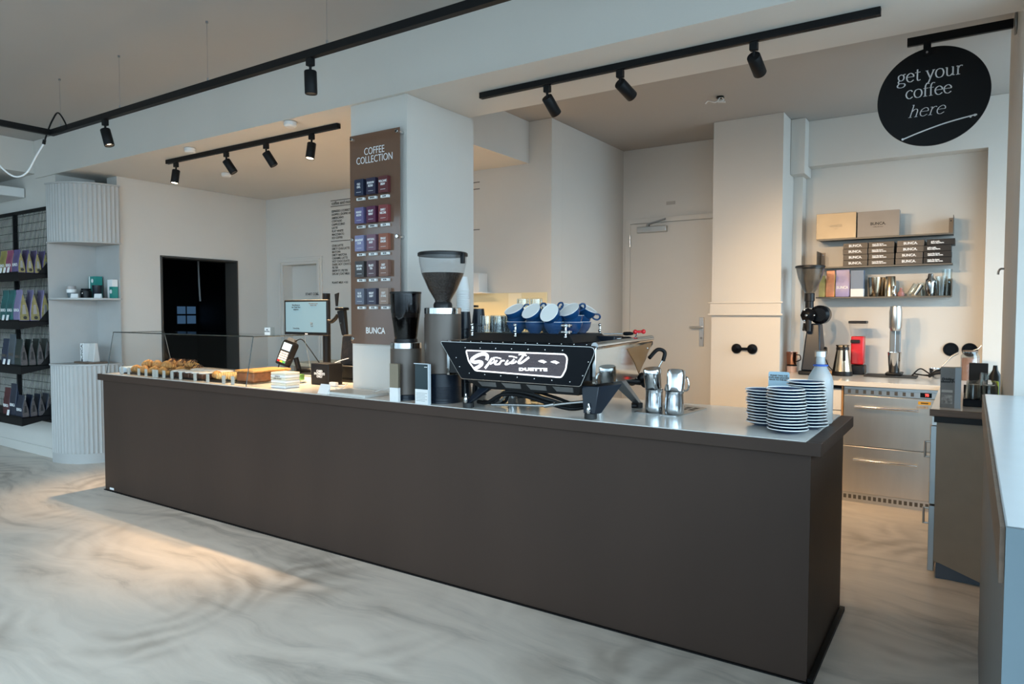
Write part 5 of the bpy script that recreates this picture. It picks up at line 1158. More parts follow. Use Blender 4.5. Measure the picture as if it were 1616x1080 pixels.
lathe_thing('mixing_tin', tin(0.045, 0.060, 0.175), BRST, (-0.738, YF + 0.09, ZL), 'wide warm steel mixing tin on the bottom wall shelf', 'mixing tin')
lathe_thing('mixing_tin', tin(0.045, 0.060, 0.175), BRST, (-0.69, YF + 0.16, ZL), 'steel mixing tin half hidden behind the wide one', 'mixing tin')
lathe_thing('shaker_tin', [(0, 0.18), (0.038, 0.18), (0.041, 0.176), (0.052, 0.0), (0, 0.0)], BRST, (-0.615, YF + 0.07, ZL), 'upturned steel shaker tin on the bottom wall shelf', 'shaker')
lathe_thing('jigger', [(0.016, 0), (0.020, 0.002), (0.006, 0.045), (0.018, 0.092), (0.015, 0.092), (0.004, 0.047), (0.0, 0.04)], CHROME, (-0.578, YF + 0.01, ZL), 'small steel jigger before the shaker tin', 'jigger', 20)
lathe_thing('bitters_bottle', [(0, 0), (0.026, 0), (0.028, 0.004), (0.028, 0.030), (0.012, 0.050), (0.010, 0.075), (0, 0.076)], mat('rosy_glass', (0.35, 0.16, 0.14), 0.15), (-0.528, YF + 0.05, ZL), 'small rosy bottle on the bottom wall shelf', 'bottle', 20)
o = lathe_thing('leaning_glass', [(0, 0), (0.020, 0), (0.024, 0.11), (0.022, 0.11), (0.018, 0.004), (0, 0.004)], GLASST, (-0.47, YF + 0.06, ZL + 0.012), 'leaning slim glass beside the rosy bottle', 'glass', 20); o.rotation_euler = (0, 0.55, 0)
o = lathe_thing('leaning_glass', [(0, 0), (0.018, 0), (0.021, 0.10), (0.019, 0.10), (0.016, 0.004), (0, 0.004)], SATIN, (-0.425, YF + 0.10, ZL + 0.012), 'leaning steel tube behind the slim glass', 'tube', 20); o.rotation_euler = (0, 0.5, 0)
lathe_thing('cocktail_shaker', [(0, 0), (0.036, 0), (0.038, 0.004), (0.044, 0.10), (0.044, 0.125), (0.038, 0.142), (0.024, 0.160), (0.022, 0.185), (0.018, 0.195), (0, 0.197)], CHROME, (-0.305, YF + 0.07, ZL), 'steel cocktail shaker with cap on the bottom wall shelf', 'shaker')
lathe_thing('tall_glass', [(0, 0), (0.034, 0), (0.044, 0.17), (0.042, 0.17), (0.032, 0.004), (0, 0.004)], GLASST, (-0.225, YF + 0.05, ZL), 'clear tall glass left of the last tall glass on the shelf', 'glass', 24)
lathe_thing('tall_glass', [(0, 0), (0.032, 0), (0.040, 0.235), (0.038, 0.235), (0.030, 0.004), (0, 0.004)], GLASST, (-0.185, YF + 0.13, ZL), 'taller clear glass at the right end of the bottom wall shelf', 'glass', 24)
lathe_thing('glass_tumbler', [(0, 0), (0.030, 0), (0.036, 0.12), (0.034, 0.12), (0.028, 0.004), (0, 0.004)], GLASST, (-0.375, YF + 0.15, ZL), 'low glass behind the cocktail shaker', 'glass', 24)

# ---------------------------------------------------------------- shop grinder (black, clear hopper)
gx, gy = -1.19, 6.78
sg_ = thing('shop_grinder', (gx, gy, ZB), 'tall black bulk grinder with an empty clear hopper by the column', 'coffee grinder')
MB().hexa([(gx - 0.085, gy - 0.13, ZB + 0.035), (gx + 0.085, gy - 0.13, ZB + 0.035), (gx + 0.085, gy + 0.16, ZB + 0.035), (gx - 0.085, gy + 0.16, ZB + 0.035), (gx - 0.05, gy - 0.06, ZB + 0.46), (gx + 0.055, gy - 0.06, ZB + 0.46), (gx + 0.055, gy + 0.10, ZB + 0.46), (gx - 0.05, gy + 0.10, ZB + 0.46)]).build('column_body', BLUEBLK, sg_, world=True, bevel=0.012)
MB().box(gx - 0.10, gx + 0.115, gy - 0.17, gy + 0.18, ZB + 0.0005, ZB + 0.035).build('base', BLKP, sg_, world=True, bevel=0.01)
RX = Matrix.Rotation(PI / 2, 3, 'X')
MB().lathe([(0, -0.17), (0.055, -0.17), (0.075, -0.155), (0.085, -0.10), (0.085, 0.02), (0.06, 0.05), (0.0, 0.05)], 36, (gx + 0.045, gy, ZB + 0.54), RX).build('motor_housing', BLKG, sg_, world=True)
q = MB().lathe([(0, 0), (0.060, 0), (0.066, 0.008), (0.062, 0.026), (0.035, 0.040), (0.015, 0.046), (0.015, 0.056), (0, 0.058)], 8, (gx - 0.035, gy - 0.10, ZB + 0.535), RX); q.build('burr_cover', BLKG, sg_, world=True)
q = MB()
for a in (0, 1, 2): q.sphere((gx - 0.035 + 0.055 * math.cos(a * 2.1 + 0.0), gy - 0.135, ZB + 0.535 + 0.055 * math.sin(a * 2.1)), 0.009, 10)
q.sphere((gx - 0.04, gy - 0.16, ZB + 0.535), 0.012, 10); q.build('cover_bolts', CHROME, sg_, world=True)
q = MB(); q.cyl((gx - 0.03, gy - 0.11, ZB + 0.39), (gx - 0.03, gy - 0.11, ZB + 0.50), 0.026); q.cyl((gx - 0.065, gy - 0.10, ZB + 0.46), (gx - 0.065, gy - 0.13, ZB + 0.40), 0.012); q.build('chute', BLKP, sg_, world=True)
MB().cyl((gx - 0.035, gy - 0.05, ZB + 0.60), (gx - 0.035, gy - 0.05, ZB + 0.66), 0.036).build('throat', BLKP, sg_, world=True)
MB().cyl((gx - 0.035, gy - 0.05, ZB + 0.66), (gx - 0.035, gy - 0.05, ZB + 0.735), 0.043).build('hopper_socket', BLKP, sg_, world=True, bevel=0.004)
hx = (gx - 0.035, gy - 0.05, ZB)
pf = [(0.040, 0.736), (0.060, 0.77), (0.100, 0.87), (0.118, 0.95), (0.120, 0.962)]
MB().lathe(pf + [(a - 0.003, b_) for a, b_ in pf][::-1], 44, hx, closed=True).build('hopper', HOPPER2, sg_, world=True)
MB().lathe([(0, 0.963), (0.126, 0.963), (0.126, 0.978), (0.120, 0.983), (0, 0.984)], 44, hx).build('hopper_lid', BLKP, sg_, world=True)
MB().lathe([(0, 0), (0.040, 0), (0.042, 0.01), (0.036, 0.022), (0, 0.024)], 28, (gx + 0.088, gy, ZB + 0.21), Matrix.Rotation(PI / 2, 3, 'Y')).build('side_knob', BLKP, sg_, world=True)
q = MB().tube(spline([(gx + 0.09, gy + 0.03, ZB + 0.15), (gx + 0.12, gy + 0.03, ZB + 0.08), (gx + 0.145, gy + 0.05, ZB + 0.045), (gx + 0.15, gy + 0.12, ZB + 0.02)], 6), 0.004, 8); q.build('cable', BLACK, sg_, world=True)
# red grinder
rg = thing('red_grinder', (-0.87, 6.98, ZB), 'small red grinder with a clear hopper and black lid', 'coffee grinder')
MB().box(-0.905, -0.800, 6.93, 7.06, ZB + 0.09, ZB + 0.345).build('housing', RED, rg, world=True, bevel=0.010)
MB().box(-0.915, -0.79, 6.91, 7.08, ZB + 0.0005, ZB + 0.085).build('base', BLKP, rg, world=True, bevel=0.01)
MB().box(-0.905, -0.83, 6.905, 6.93, ZB + 0.285, ZB + 0.315).build('fork', BLKP, rg, world=True, bevel=0.005)
MB().hexa([(-0.91, 6.93, ZB + 0.346), (-0.79, 6.93, ZB + 0.346), (-0.79, 7.06, ZB + 0.346), (-0.91, 7.06, ZB + 0.346), (-0.925, 6.92, ZB + 0.46), (-0.785, 6.92, ZB + 0.46), (-0.785, 7.07, ZB + 0.46), (-0.925, 7.07, ZB + 0.46)]).build('hopper', HOPPER, rg, world=True)
MB().box(-0.928, -0.782, 6.917, 7.073, ZB + 0.461, ZB + 0.485).build('lid', BLKP, rg, world=True, bevel=0.005)
# steel jug
kj = thing('steel_jug', (-0.945, 6.74, ZB), 'tapered steel jug with black base before the red grinder', 'jug')
MB().lathe([(0, 0.0005), (0.082, 0.0005), (0.084, 0.006), (0.082, 0.040), (0, 0.040)], 40, (-0.945, 6.74, ZB)).build('base', BLKP, kj, world=True)
MB().lathe([(0.080, 0.041), (0.079, 0.045), (0.050, 0.235), (0.049, 0.255), (0.058, 0.272), (0.055, 0.272), (0.046, 0.255), (0, 0.250)], 40, (-0.945, 6.74, ZB)).build('jug_body', BRST, kj, world=True)
MB().lathe([(0.051, 0.228), (0.0525, 0.230), (0.052, 0.252), (0.0505, 0.254)], 40, (-0.945, 6.74, ZB), closed=True).build('neck_band', BLKP, kj, world=True)
MB().tube(spline([(-0.925, 6.686, ZB + 0.250), (-0.92, 6.655, ZB + 0.235), (-0.918, 6.650, ZB + 0.19), (-0.918, 6.655, ZB + 0.14)], 6), 0.012, 10).build('handle', BLKP, kj, world=True)
cr_ = MB().box(-0.07, 0.07, -0.05, 0.05, 0, 0.03); o = cr_.build('crumpled_paper_bag', mat('kraft_paper', (0.45, 0.30, 0.18), 0.7, noise=0.2, bump=1.0, bscale=25), None, loc=(-1.035, 6.86, ZB + 0.0005), bevel=0.012); tag(o, 'crumpled brown paper packet right of the bulk grinder', 'packet')
# milkshake mixer
mx_ = thing('drink_mixer', (-0.55, 6.95, ZB), 'slim steel drink mixer with a steel beaker on a black mat', 'mixer')
MB().box(-0.600, -0.515, 6.97, 7.02, ZB + 0.03, ZB + 0.42).build('column_body', mat('grey_plastic', (0.16, 0.18, 0.19), 0.4), mx_, world=True, bevel=0.008)
MB().lathe([(0, 0.40), (0.038, 0.40), (0.050, 0.43), (0.052, 0.56), (0.044, 0.615), (0.0, 0.62)], 36, (-0.553, 6.93, ZB)).build('motor_head', SATIN, mx_, world=True)
MB().cyl((-0.553, 6.925, ZB + 0.22), (-0.553, 6.925, ZB + 0.40), 0.004).build('spindle', CHROME, mx_, world=True)
MB().box(-0.62, -0.49, 6.85, 7.06, ZB + 0.012, ZB + 0.035).build('base', BLKP, mx_, world=True, bevel=0.01)
MB().lathe([(0, 0.036), (0.040, 0.036), (0.042, 0.04), (0.055, 0.21), (0.057, 0.213), (0.053, 0.212), (0.040, 0.045), (0, 0.042)], 36, (-0.553, 6.90, ZB)).build('beaker', CHROME, mx_, world=True)
tag(MB().box(-0.20, 0.20, -0.14, 0.14, 0, 0.010).build('rubber_mat', RUBBER, None, loc=(-0.575, 6.88, ZB + 0.0005), bevel=0.003), 'black rubber mat under the drink mixer', 'mat')
q = MB().tube([Vector(p) for p in spline([(0, 0, .012), (.06, .05, .07), (.14, .03, .03), (.24, .05, .035), (.10, .0, .02), (.02, -.03, .03), (.16, -.06, .02), (.25, -.03, .05)], 7)], 0.006, 8)
tag(q.build('black_cable', BLACK, None, loc=(-0.42, 6.95, ZB)), 'tangled black cable right of the drink mixer', 'cable')
# double wall socket and things in the corner
so = thing('round_wall_sockets', (-0.08, 7.245, 1.235), 'pair of round black sockets low on the recess wall', 'socket')
for x in (-0.145, -0.005):
    MB().lathe([(0, 0), (0.058, 0), (0.060, 0.006), (0.056, 0.016), (0.046, 0.016), (0.042, 0.004), (0, 0.004)], 32, (x, 7.2485, 1.235), RX).build('socket', BLKG, so, world=True)
ps_ = thing('sieve_scoop', (-0.18, 6.95, ZB), 'steel strainer with handle lying in the corner before the sockets', 'strainer')
q = MB(); q.tube([(-0.20, 6.90, ZB + 0.10), (-0.13, 6.92, ZB + 0.19), (-0.085, 6.93, ZB + 0.22)], 0.010, 10, rr=[0.005, 0.008, 0.010]); q.build('handle', SATIN, ps_, world=True)
q = MB(); q.lathe([(0.0, 0.0005), (0.03, 0.002), (0.055, 0.05), (0.058, 0.085), (0.054, 0.085), (0.05, 0.05), (0.0, 0.006)], 28, (-0.235, 6.92, ZB)); q.build('bowl', CHROME, ps_, world=True)
q = MB(); q.tube(spline([(-0.29, 6.86, ZB + 0.02), (-0.24, 6.84, ZB + 0.05), (-0.16, 6.84, ZB + 0.06)], 6), 0.016, 10); q.build('grip', BLKP, ps_, world=True)
jr = thing('pink_jar', (0.0, 6.86, ZB), 'big clear jar of pink powder with a wooden lid in the corner', 'jar')
MB().lathe([(0, 0.0005), (0.058, 0.0005), (0.062, 0.008), (0.062, 0.185), (0, 0.185)], 36, (0.0, 6.86, ZB)).build('powder', mat('rose_powder', (0.45, 0.25, 0.20), 0.6, noise=0.15), jr, world=True)
MB().lathe([(0.064, 0.001), (0.0665, 0.01), (0.0665, 0.20), (0.052, 0.222), (0.052, 0.236), (0.050, 0.236), (0.050, 0.222), (0.064, 0.20)], 36, (0.0, 6.86, ZB), closed=True).build('jar_glass', GLASST, jr, world=True)
MB().lathe([(0, 0.237), (0.054, 0.237), (0.054, 0.247), (0, 0.248)], 36, (0.0, 6.86, ZB)).build('lid', WOOD, jr, world=True)
q = MB().tube([(0.02, 6.86, ZB + 0.249), (0.055, 6.86, ZB + 0.262), (0.075, 6.86, ZB + 0.29)], 0.004, 8); q.build('spoon', SATIN, jr, world=True)
# copper mugs beside the bulk grinder
cm = thing('copper_mug', (-1.405, 6.93, ZB), 'copper mug beside the column left of the bulk grinder', 'mug')
MB().lathe([(0, 0.0), (0.040, 0.0), (0.043, 0.004), (0.050, 0.118), (0.047, 0.118), (0.041, 0.006), (0, 0.004)], 32, (-1.402, 6.90, ZB + 0.07)).build('mug_body', COPPER, cm, world=True)
MB().tube(spline([(-1.36, 6.88, ZB + 0.165), (-1.325, 6.87, ZB + 0.16), (-1.32, 6.87, ZB + 0.12), (-1.36, 6.88, ZB + 0.10)], 5), 0.005, 8).build('handle', BLKP, cm, world=True)
j2 = thing('pale_pink_jar', (-1.402, 6.90, ZB), 'short clear jar with dark lid under the copper mug', 'jar')
MB().lathe([(0, 0.0005), (0.045, 0.0005), (0.047, 0.05), (0.040, 0.058), (0, 0.058)], 28, (-1.402, 6.90, ZB)).build('jar_body', mat('pale_pink', (0.55, 0.42, 0.40), 0.25), j2, world=True)
MB().lathe([(0, 0.0585), (0.046, 0.0585), (0.046, 0.069), (0, 0.0695)], 28, (-1.402, 6.90, ZB)).build('lid', BLKP, j2, world=True)
# grey chocolate carton and glassware on the right run
cc = thing('drink_carton', (-0.09, 4.80, ZB), 'grey carton with dark lettering standing on the end of the right worktop', 'carton')
MB().box(-0.142, -0.070, 4.76, 4.86, ZB + 0.0005, ZB + 0.235).build('front_part', mat('grey_print_card', (0.17, 0.17, 0.165), 0.45, noise=0.15, nscale=20), cc, world=True)
MB().box(-0.0698, -0.040, 4.76, 4.86, ZB + 0.0005, ZB + 0.237).build('side_part', mat('blue_grey_card', (0.33, 0.40, 0.46), 0.5), cc, world=True)
text('carton_lettering', 'Drinking\nchocolate', 0.017, (-0.106, 4.7588, ZB + 0.162), INK, cc, off=0.0015, shear=0.2, line=0.85)
MB().box(-0.135, -0.080, 4.7585, 4.7598, ZB + 0.092, ZB + 0.106).build('label_band', mat('pale_band', (0.42, 0.42, 0.40), 0.5), cc, world=True)
MB().box(-0.135, -0.080, 4.7585, 4.7598, ZB + 0.025, ZB + 0.078).build('label_picture', mat('mid_grey_print', (0.26, 0.26, 0.25), 0.5, noise=0.5, nscale=60), cc, world=True)
tb_ = thing('black_tray_box', (0.05, 5.05, ZB), 'black open rack under the clear glasses on the right worktop', 'rack')
MB().box(-0.030, 0.150, 4.90, 5.25, ZB + 0.0005, ZB + 0.045).build('rack_base', BLKG, tb_, world=True, bevel=0.004)
MB().box(-0.030, 0.150, 5.246, 5.25, ZB + 0.0455, ZB + 0.10).build('rack_back', BLKP, tb_, world=True)
gpt = None; k = 0
for r_ in range(4):
    for c_ in range(2):
        x = 0.02 + c_ * 0.082; y = 4.95 + r_ * 0.085
        lb = 'clear upturned glass in the black rack, %s row, %s one' % (['front', 'second', 'third', 'rear'][r_], ['left', 'right'][c_])
        if gpt is None:
            q = MB().lathe([(0.036, 0.0), (0.038, 0.002), (0.038, 0.02), (0.034, 0.085), (0.030, 0.092), (0.0, 0.092), (0.0, 0.086), (0.028, 0.084), (0.034, 0.02), (0.034, 0.0)], 20)
            for a in range(8): q.cyl((0.038 * math.cos(a * PI / 4), 0.038 * math.sin(a * PI / 4), 0.01), (0.033 * math.cos(a * PI / 4), 0.033 * math.sin(a * PI / 4), 0.085), 0.003, n=6)
            gpt = o = q.build('drinking_glass', GLASST, None, loc=(x, y, ZB + 0.0455))
        else: o = gpt.copy(); C.objects.link(o); o.location = (x, y, ZB + 0.0455)
        tag(o, lb, 'glass', 'glasses in the black rack')
pp = [(0.10, 5.62), (0.12, 5.72)]
for i, (x, y) in enumerate(pp):
    o = gpt.copy(); C.objects.link(o); o.location = (x, y, ZB + 0.001); o.scale = (1.25, 1.25, 1.7)
    tag(o, 'tall clear glass behind the rack near the pier, %s one' % ['nearer', 'farther'][i], 'glass', 'tall glasses by the pier')
bx_ = MB().box(-0.055, 0.055, -0.03, 0.03, 0, 0.21).build('black_box', BLKP, None, loc=(0.05, 5.75, ZB + 0.0005), bevel=0.002); tag(bx_, 'plain black box standing behind the clear glasses', 'box')
sp_ = thing('sponge_bottle', (0.145, 5.56, ZB), 'dark bottle with yellow-green sponge beside the pier', 'bottle')
MB().lathe([(0, 0.0005), (0.035, 0.0005), (0.035, 0.14), (0.015, 0.18), (0.012, 0.21), (0, 0.21)], 24, (0.14, 5.56, ZB)).build('bottle_body', BLKP, sp_, world=True)
MB().box(0.10, 0.16, 5.47, 5.515, ZB + 0.0005, ZB + 0.11).build('sponge', mat('green_sponge', (0.35, 0.42, 0.05), 0.8), sp_, world=True, bevel=0.006)
tag(MB().tube([Vector(p) for p in spline([(0, 0, 0), (-0.02, 0, 0.0), (-0.03, 0, -0.015), (-0.032, 0, -0.035)], 5)], 0.006, 8).build('wall_hook', GREYM, None, loc=(0.165, 5.30, 1.83)), 'small grey hook on the side of the right pier', 'hook')

# ================================================================== LEFT RACK
rk = thing('wire_wall_rack', (-9.0, 3.40, 0.39), 'tall black wire mesh rack with four shelves of coffee bags', 'rack')
XR = -7.965
q = MB()
for x in (XR - 0.03, XR - 0.895, XR - 1.76): q.box(x, x + 0.03, 3.375, 3.415, 0.39, 2.655)
q.box(XR - 1.76, XR, 3.375, 3.415, 2.625, 2.655); q.box(XR - 1.76, XR, 3.375, 3.415, 0.39, 0.42)
q.build('frame', BLACK, rk, world=True, bevel=0.002)
q = MB()
x = XR - 1.72
while x < XR - 0.04: q.box(x - 0.0018, x + 0.0018, 3.392, 3.396, 0.40, 2.64); x += 0.0345
z = 0.47
while z < 2.62: q.box(XR - 1.75, XR - 0.01, 3.3885, 3.3918, z - 0.002, z + 0.002); z += 0.085
q.build('wire_mesh', BLACK, rk, world=True, smooth=0)
SHZ = [1.95, 1.465, 1.01, 0.485]
for z in SHZ:
    s_ = MB(); s_.box(XR - 0.86, XR, 3.07, 3.374, z - 0.006, z); s_.box(XR - 0.86, XR, 3.07, 3.074, z - 0.085, z + 0.012)
    s_.prism([(3.074, z - 0.085), (3.374, z - 0.03), (3.374, z), (3.074, z)], XR - 0.004, XR, 'yz'); s_.prism([(3.25, z), (3.374, z), (3.374, z + 0.16)], XR - 0.004, XR, 'yz')
    s_.build('shelf', BLACK, rk, world=True, bevel=0.001)
    s_ = MB(); s_.box(XR - 1.75, XR - 0.87, 3.07, 3.374, z - 0.006, z); s_.box(XR - 1.75, XR - 0.87, 3.07, 3.074, z - 0.085, z + 0.012); s_.build('shelf', BLACK, rk, world=True, bevel=0.001)
PUR = mat('purple_bag', (0.0992, 0.0744, 0.1860), 0.4, noise=0.35, nscale=9); MAG = mat('magenta_bag', (0.2604, 0.0620, 0.1240), 0.4, noise=0.4, nscale=9); GRN = mat('green_orange_bag', (0.2604, 0.2232, 0.0620), 0.4, noise=0.4, nscale=9)  # rack bag colours darkened, the shade of the dim corner included
TEAL = mat('teal_bag', (0.0124, 0.0992, 0.0992), 0.4, noise=0.3, nscale=9); YL2 = mat('yellow_gusset', (0.2480, 0.2108, 0.0806), 0.45, noise=0.3, nscale=30); DGR = mat('dark_green_bag', (0.0124, 0.0217, 0.0186), 0.35, noise=0.3)
BRG = mat('brown_grey_gusset', (0.0806, 0.0682, 0.0682), 0.5, noise=0.35, nscale=60); GRB = mat('grey_bag', (0.0620, 0.0744, 0.0868), 0.45, noise=0.2); BLB = mat('dark_blue_bag', (0.0124, 0.0217, 0.0496), 0.4, noise=0.2); NVB = mat('navy_bag', (0.0074, 0.0136, 0.0310), 0.35, noise=0.3); BUR = mat('burgundy_bag', (0.0620, 0.0093, 0.0124), 0.4, noise=0.3); PNK = mat('pink_bag', (0.2480, 0.1364, 0.1860), 0.4, noise=0.2)
rowsp = ['front', 'second', 'third', 'rearmost']
spec = [(0, 0.235, 4, 0.074, [('purple', PUR, YL2), ('magenta', MAG, GRN), ('green and orange', GRN, GRN)]),
        (1, 0.315, 3, 0.098, [('large lilac', mat('shaded_lilac_bag', (0.20, 0.17, 0.30), 0.4, noise=0.12, nscale=8), YL2), ('teal', TEAL, TEAL), ('dark teal', TEAL, TEAL)]),  # darker copy of the lilac bag with the rack's shade in its colour
        (2, 0.270, 4, 0.074, [('dark green', DGR, BRG), ('tall grey', GRB, GRB), ('dark blue', BLB, BLB)]),
        (3, 0.285, 4, 0.074, [('navy', NVB, BRG), ('big navy', NVB, NVB), ('burgundy and pink', BUR, PNK)])]
shn = ['top', 'second', 'third', 'bottom']
for si, h, nr, dp, colsp in spec:
    for ci, (nm__, fm, gm) in enumerate(colsp):
        x1 = XR - 0.012 - ci * 0.155; x0 = x1 - 0.140
        rows = nr if ci == 0 else 1
        hh = h + (0.05 if (si in (2, 3) and ci == 1) else 0)
        for r_ in range(rows):
            y0 = 3.078 + r_ * dp
            pouch(x0, x1, SHZ[si] + 0.0008, hh - (0.06 if (si == 3 and ci == 0) else 0), dp - 0.004, fm, gm, '%s coffee bag, %s one in its row on the %s rack shelf' % (nm__, rowsp[r_], shn[si]), y=y0, group='coffee bags on the wire rack', sticker=(si < 2 and ci == 0), gus=True, txt='BUNCA' if r_ == 0 else None, tcol=(INKW if si != 2 else INKB))
for si, xs_ in ((0, (-8.17, -8.26, -8.35)), (1, (-8.22, -8.32)), (2, (-8.22, -8.33)), (3, (-8.27,))):
    for i, x in enumerate(xs_):
        o = MB().hexa([(-0.025, -0.002, 0), (0.025, -0.002, 0), (0.025, 0, 0), (-0.025, 0, 0), (-0.025, 0.008, 0.055), (0.025, 0.008, 0.055), (0.025, 0.010, 0.055), (-0.025, 0.010, 0.055)]).build('price_tag', PAPERW, None, loc=(x, 3.062, SHZ[si] + 0.006))
        tag(o, 'white price tag clipped to the %s rack shelf, %s from the right' % (shn[si], ['first', 'second', 'third'][i]), 'price tag', 'price tags on the wire rack')

# ================================================================== ROUNDED FLUTED CABINET
fc = thing('fluted_corner_cabinet', (-7.7, 3.6, 0), 'white quarter-round cabinet with fluted panels and open shelves', 'cabinet')
ccx, ccy, A_, B_ = -7.929, 3.809, 0.515, 0.49
def arc(n, s=1.0, flute=0.0, per=3):
    raw = []
    for i in range(601):
        a = -PI / 2 + (PI / 2) * i / 600
        raw.append((A_ * abs(math.cos(a)) ** (2.0 / 2.35), -B_ * abs(math.sin(a)) ** (2.0 / 2.35)))
    cum = [0.0]
    for p_, q_ in zip(raw, raw[1:]): cum.append(cum[-1] + math.hypot(q_[0] - p_[0], q_[1] - p_[1]))
    out = []; j = 0
    for i in range(n + 1):
        d = cum[-1] * i / n
        while j < 599 and cum[j + 1] < d: j += 1
        t_ = (d - cum[j]) / max(1e-9, cum[j + 1] - cum[j])
        r_ = s - (flute * abs(math.cos(PI * i / per)) if flute else 0.0)
        out.append((ccx + r_ * (raw[j][0] + t_ * (raw[j + 1][0] - raw[j][0])), ccy + r_ * (raw[j][1] + t_ * (raw[j + 1][1] - raw[j][1]))))
    return out
def quarter(z0, z1, s=1.0, flute=0.0, n=48, per=3, name='p', mt=FLUTE, bevel=0):
    MB().prism([(ccx, ccy)] + arc(n, s, flute, per), z0, z1, 'xy').build(name, mt, fc, world=True, bevel=bevel, smooth=30)
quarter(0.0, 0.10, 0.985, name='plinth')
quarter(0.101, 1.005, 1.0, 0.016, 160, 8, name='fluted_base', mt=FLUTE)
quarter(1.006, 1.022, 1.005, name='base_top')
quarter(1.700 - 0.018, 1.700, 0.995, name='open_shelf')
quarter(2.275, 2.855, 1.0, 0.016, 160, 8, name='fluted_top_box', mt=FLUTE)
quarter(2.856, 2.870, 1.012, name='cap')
quarter(2.262, 2.274, 1.005, name='top_box_floor')
MB().box(-7.929, -7.925, 3.325, 3.808, 1.023, 2.261).build('back_panel', FLUTE, fc, world=True)
MB().box(-7.924, -7.44, 3.800, 3.808, 1.023, 2.261).build('back_panel', FLUTE, fc, world=True)
ZQ = 1.7005
t = thing('travel_mug', (-7.78, 3.48, ZQ), 'grey and white travel mug on the open cabinet shelf', 'mug')
MB().lathe([(0, 0), (0.032, 0), (0.037, 0.055), (0, 0.055)], 28, (-7.78, 3.48, ZQ)).build('lower_body', mat('slate_grey', (0.10, 0.13, 0.14), 0.5), t, world=True)
MB().lathe([(0, 0.0555), (0.043, 0.0555), (0.045, 0.09), (0, 0.09)], 28, (-7.78, 3.48, ZQ)).build('white_band', PAPERW, t, world=True)
MB().lathe([(0, 0.0905), (0.044, 0.0905), (0.044, 0.097), (0.046, 0.099), (0.044, 0.125), (0, 0.127)], 28, (-7.78, 3.48, ZQ)).build('lid', mat('grey_lid', (0.35, 0.33, 0.32), 0.5), t, world=True)
t = thing('black_canister', (-7.73, 3.60, ZQ), 'low black canister in the middle of the cabinet shelf', 'canister')
MB().lathe([(0, 0), (0.052, 0), (0.054, 0.06), (0.05, 0.08), (0, 0.082)], 28, (-7.73, 3.60, ZQ)).build('canister_body', BLKP, t, world=True)
MB().lathe([(0, 0.0825), (0.048, 0.0825), (0.046, 0.10), (0, 0.102)], 28, (-7.73, 3.60, ZQ)).build('lid', BLKG, t, world=True)
MB().sphere((-7.70, 3.55, ZQ + 0.05), 0.01, 10).build('steel_dot', CHROME, t, world=True)
lathe_thing('dark_tumbler', [(0, 0), (0.036, 0), (0.038, 0.004), (0.049, 0.135), (0.046, 0.135), (0.036, 0.006), (0, 0.004)], BLUEBLK, (-7.625, 3.66, ZQ), 'dark ribbed tumbler before the teal box', 'tumbler')
TEAL2 = mat('bright_teal', (0.015, 0.24, 0.21), 0.45)
def tealbox(x0, x1, y0, y1, z1, label, split):
    t = thing('teal_coffee_box', ((x0 + x1) / 2, (y0 + y1) / 2, ZQ), label, 'box')
    MB().box(x0, x1, y0, y1, ZQ, ZQ + z1).build('box_body', PAPERW if split else TEAL2, t, world=True, bevel=0.001)
    xm = (x0 + x1) / 2
    if split:
        MB().box(x0 + 0.04, x1 + 0.0008, y0 - 0.001, y1 + 0.0005, ZQ, ZQ + z1 * 0.62).build('teal_field', TEAL2, t, world=True)
    else:
        MB().box(x0 + 0.012, x0 + 0.035, y0 - 0.001, y0, ZQ, ZQ + z1).build('white_stripe', PAPERW, t, world=True)
    MB().cyl((xm + 0.02, y0 - 0.001, ZQ + z1 * (0.36 if split else 0.80)), (xm + 0.02, y0 - 0.0022, ZQ + z1 * (0.36 if split else 0.80)), 0.022, n=20).build('round_mark', PAPERW, t, world=True)
tealbox(-7.89, -7.76, 3.70, 3.78, 0.235, 'tall teal box at the back of the cabinet shelf', False)
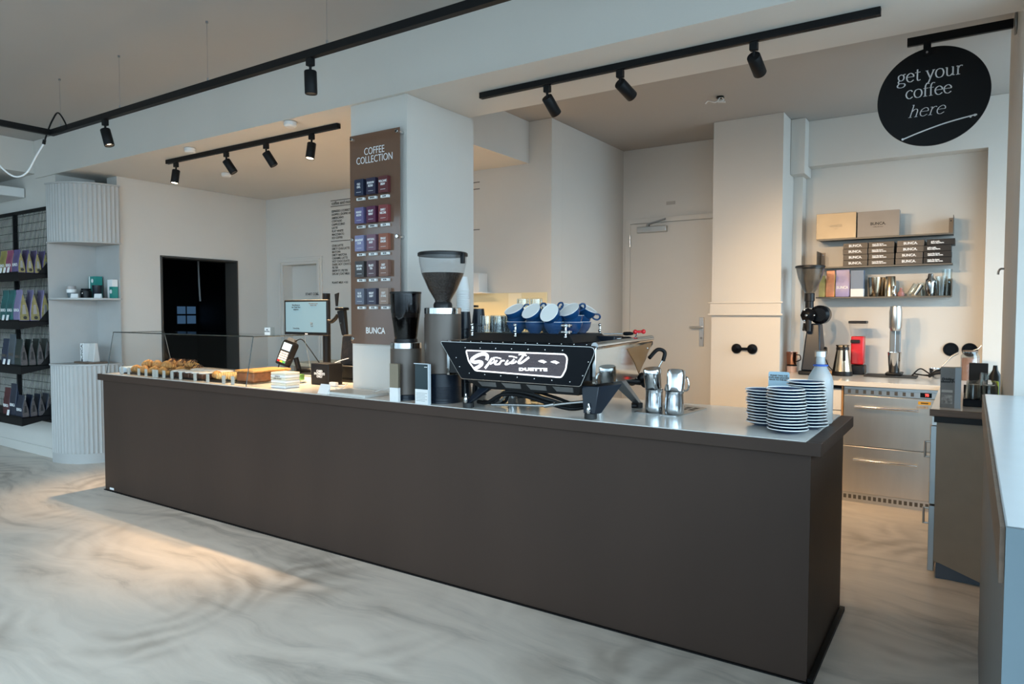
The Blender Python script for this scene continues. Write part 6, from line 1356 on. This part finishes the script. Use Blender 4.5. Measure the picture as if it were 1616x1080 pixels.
tealbox(-7.565, -7.465, 3.735, 3.79, 0.195, 'white and teal box at the right end of the cabinet shelf', True)
for x, y, lb in ((-7.70, 3.475, 'white price card before the travel mug on the cabinet shelf'), (-7.545, 3.63, 'white price card before the dark tumbler on the cabinet shelf')):
    o = MB().hexa([(-0.04, -0.012, 0), (0.04, -0.012, 0), (0.04, 0.01, 0), (-0.04, 0.01, 0), (-0.04, -0.002, 0.045), (0.04, -0.002, 0.045), (0.04, 0.0, 0.045), (-0.04, 0.0, 0.045)]).build('price_card', PAPERW, None, loc=(x, y, ZQ)); o.rotation_euler = (0, 0, 0.45)
    tag(o, lb, 'price card', 'price cards on the cabinet shelf')
ZD = 1.0225
wt = MB().prism(rounded([(-0.17, -0.09), (0.17, -0.09), (0.20, 0.10), (-0.17, 0.10)], 0.03, 4), 0, 0.016, 'xy').build('wooden_tray', WOOD, None, loc=(-7.68, 3.60, ZD), bevel=0.003); tag(wt, 'dark wooden tray in the lower opening of the fluted cabinet', 'tray')
t = thing('white_coffee_pack', (-7.76, 3.60, ZD + 0.0165), 'white upright pack lettered BUNCA on the wooden tray', 'pack')
MB().box(-7.80, -7.725, 3.56, 3.64, ZD + 0.0165, ZD + 0.205).build('pack_body', PAPERW, t, world=True, bevel=0.002)
text('pack_lettering', 'BUNCA.', 0.052, (-7.762, 3.559, ZD + 0.110), INK, t, off=0.001, M=ROTF @ Matrix.Rotation(PI / 2, 4, 'Z'))
t = MB().hexa([(-0.06, -0.035, 0), (0.06, -0.035, 0), (0.06, 0.035, 0), (-0.06, 0.035, 0), (-0.062, -0.012, 0.195), (0.06, -0.012, 0.195), (0.06, 0.012, 0.195), (-0.062, 0.012, 0.195)]).build('crumpled_white_bag', mat('crumpled_paper', (0.58, 0.56, 0.53), 0.7, bump=1.0, bscale=14), None, loc=(-7.60, 3.60, ZD + 0.0168), bevel=0.006)
tag(t, 'plain crumpled white bag on the wooden tray', 'bag')

for o in list(C.objects):
    if o.type == 'MESH' and o.parent is None and 'kind' not in o and 'label' not in o:
        print('UNTAGGED', o.name)
